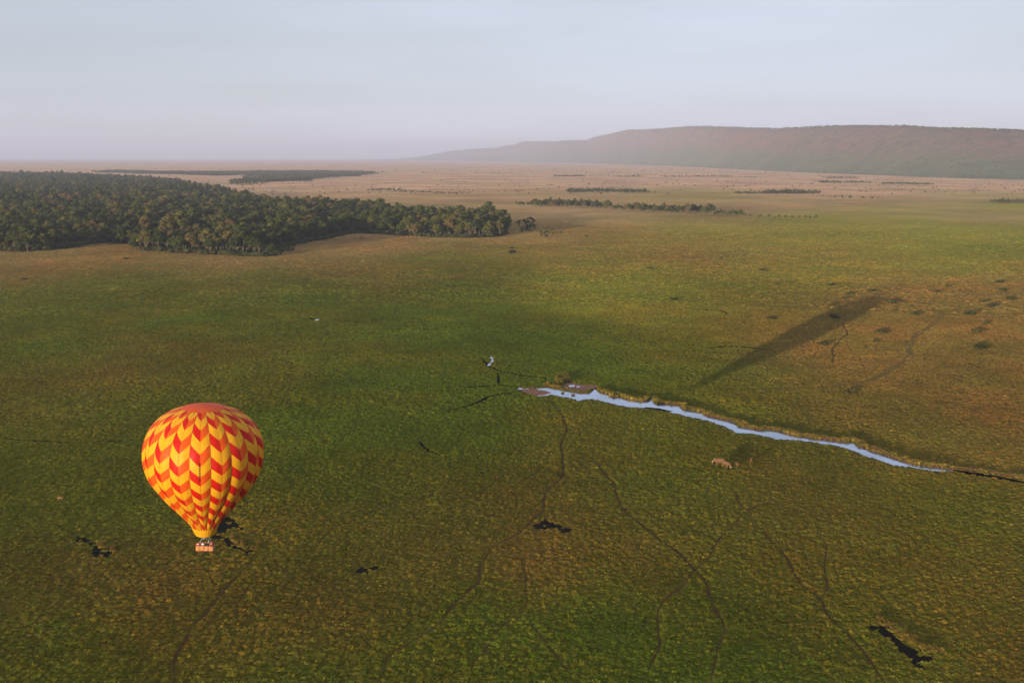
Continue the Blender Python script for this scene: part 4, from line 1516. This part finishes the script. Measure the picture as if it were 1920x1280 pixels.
P = [('e', (0, 0, .85), (.34, .2, .22)), ('c', (.2, 0, .95), (.34, 0, 1.35), .10, .06), ('e', (.38, 0, 1.4), (.10, .08, .08)), ('c', (.42, 0, 1.38), (.72, 0, 1.22), .05, .02),
     ('c', (.02, .07, .75), (.05, .07, .02), .035, .03), ('c', (-.02, -.07, .75), (-.02, -.07, .02), .035, .03), ('c', (-.25, 0, .85), (-.55, 0, .7), .14, .05)]
me = skin_mesh("body", P, 0.025, 3)
me.materials.clear(); me.materials.append(M_DARK)
root = link("stork", me)
root.location = gp(101, 893)
root.rotation_euler = (0, 0, R(-60))
root.scale = (1.15, 1.15, 1.15)
tag(root, "dark upright stork standing in the marsh left of the balloon", "bird")

# ------------------------------------------------------------------ people in the basket
M_SKIN = simple("skin", (0.42, 0.24, 0.16), 0.6, 0.3)
M_HAIR = simple("hair", (0.04, 0.028, 0.02), 0.7, 0.2)
def cloth(n, c): return simple(n, c, 0.85, 0.1, 5.0, 0.15)
def person(x, y, face, arms, shirt, trousers, hat, label, s=1.0):
    P = [('e', (0, 0, 1.28), (.125, .20, .25)), ('e', (0, 0, 1.0), (.12, .18, .16)), ('c', (0, 0, 1.45), (.01, 0, 1.56), .065, .058), ('e', (.015, 0, 1.655), (.098, .078, .118)), ('e', (.11, 0, 1.645), (.025, .018, .025))]
    for sy in (-1, 1):
        P += [('c', (0, sy * .1, .95), (.03, sy * .11, .5), .095, .068), ('c', (.03, sy * .11, .5), (0, sy * .11, .08), .062, .042), ('c', (-.03, sy * .11, .05), (.15, sy * .12, .04), .05, .04)]
        el = (.08, sy * .30, 1.18) if not arms else (.16, sy * .30, 1.36)
        ha = (.30, sy * .24, 1.16) if not arms else (.20, sy * .26, 1.72)
        P += [('c', (0, sy * .20, 1.44), el, .06, .048), ('c', el, ha, .045, .032)]
        dx = Vector(ha) - Vector(el); dx.normalize()
        P += [('e', tuple(Vector(ha) + dx * .05), (.05, .028, .045))]
        for q in range(4):
            b = Vector(ha) + dx * .08 + Vector((0, sy * (-.024 + .016 * q), .01))
            P += [('c', tuple(b), tuple(b + dx * (.06 + .012 * (1.5 - abs(q - 1.5))) + Vector((0, 0, -.015))), .010, .008)]
        P += [('c', tuple(Vector(ha) + dx * .02 + Vector((0, -sy * .03, .01))), tuple(Vector(ha) + dx * .06 + Vector((0, -sy * .06, .01))), .011, .009)]
    me = skin_mesh("person", P, 0.016, 2)
    me.materials.clear()
    for m in (M_SKIN, shirt, trousers, M_HAIR, hat or M_HAIR): me.materials.append(m)
    idx = []
    for p in me.polygons:
        c = p.center
        i = 1
        if c.z < 0.98: i = 2
        elif c.z > 1.50 and abs(c.y) < .14: i = 4 if (c.z > 1.71 or (c.x < -.02 and c.z > 1.60)) else 0
        elif abs(c.y) > .19 and (c.x > .19 or c.z > 1.5): i = 0
        idx.append(i)
    me.polygons.foreach_set("material_index", np.array(idx, np.int32))
    rot = Matrix.Rotation(RZ, 3, 'Z')
    p = BASKET + SC * (rot @ Vector((x, y, 0.12)))
    o = link("person", me)
    o.location = p
    o.scale = (SC * s,) * 3
    o.rotation_euler = (0, 0, RZ - math.pi / 2 + face)
    tag(o, label, "person", "people riding in the balloon basket")
    return o
C_RED, C_DK, C_WH, C_PK, C_BL = cloth("red_shirt", (.55, .05, .04)), cloth("dark_jacket", (.02, .022, .03)), cloth("white_shirt", (.7, .68, .62)), cloth("pink_top", (.75, .32, .26)), cloth("khaki", (.25, .2, .12))
person(-1.45, -.35, -.2, False, C_PK, C_BL, None, "person in a pink top at the left end of the balloon basket")
person(-1.0, .1, .3, False, C_RED, C_DK, None, "person in a red shirt second from the left in the balloon basket")
person(-.42, -.35, 0, False, C_WH, C_BL, C_WH, "person in white with a pale hat left of the basket's middle")
person(.28, -.1, 0, True, C_DK, C_DK, None, "person in dark clothes reaching up to the burner in the basket")
person(.75, -.3, .2, False, C_DK, C_DK, None, "person in a dark jacket right of the one reaching up in the basket")
person(1.3, -.4, .5, False, C_PK, C_BL, C_WH, "person in pink with a pale hat towards the basket's right end")
person(1.58, .2, -.4, False, C_RED, C_DK, None, "person in a red shirt at the right end of the balloon basket")

# ------------------------------------------------------------------ hazy air over the plain
def build_haze():
    zt = max(c[2] for c in ESC[0][0].reshape(-1, 3)) + 40
    bm = bmesh.new()
    S = 48000.0
    box(bm, (0, 0, (zt - 8) / 2), (2 * S, 2 * S, zt + 8))
    o = bm_obj("haze", bm, [])
    m = bpy.data.materials.new("haze_air")
    m.use_nodes = True
    n, l = m.node_tree.nodes, m.node_tree.links
    n.clear()
    out = n.new("ShaderNodeOutputMaterial")
    pv = n.new("ShaderNodeVolumePrincipled")
    pv.inputs["Color"].default_value = (0.52, 0.57, 0.76, 1)
    pv.inputs["Density"].default_value = 5.2e-5
    pv.inputs["Anisotropy"].default_value = 0.0
    l.new(pv.outputs[0], out.inputs["Volume"])
    o.data.materials.append(m)
    tag(o, "pale haze lying over the whole plain", "haze", kind="stuff")
build_haze()
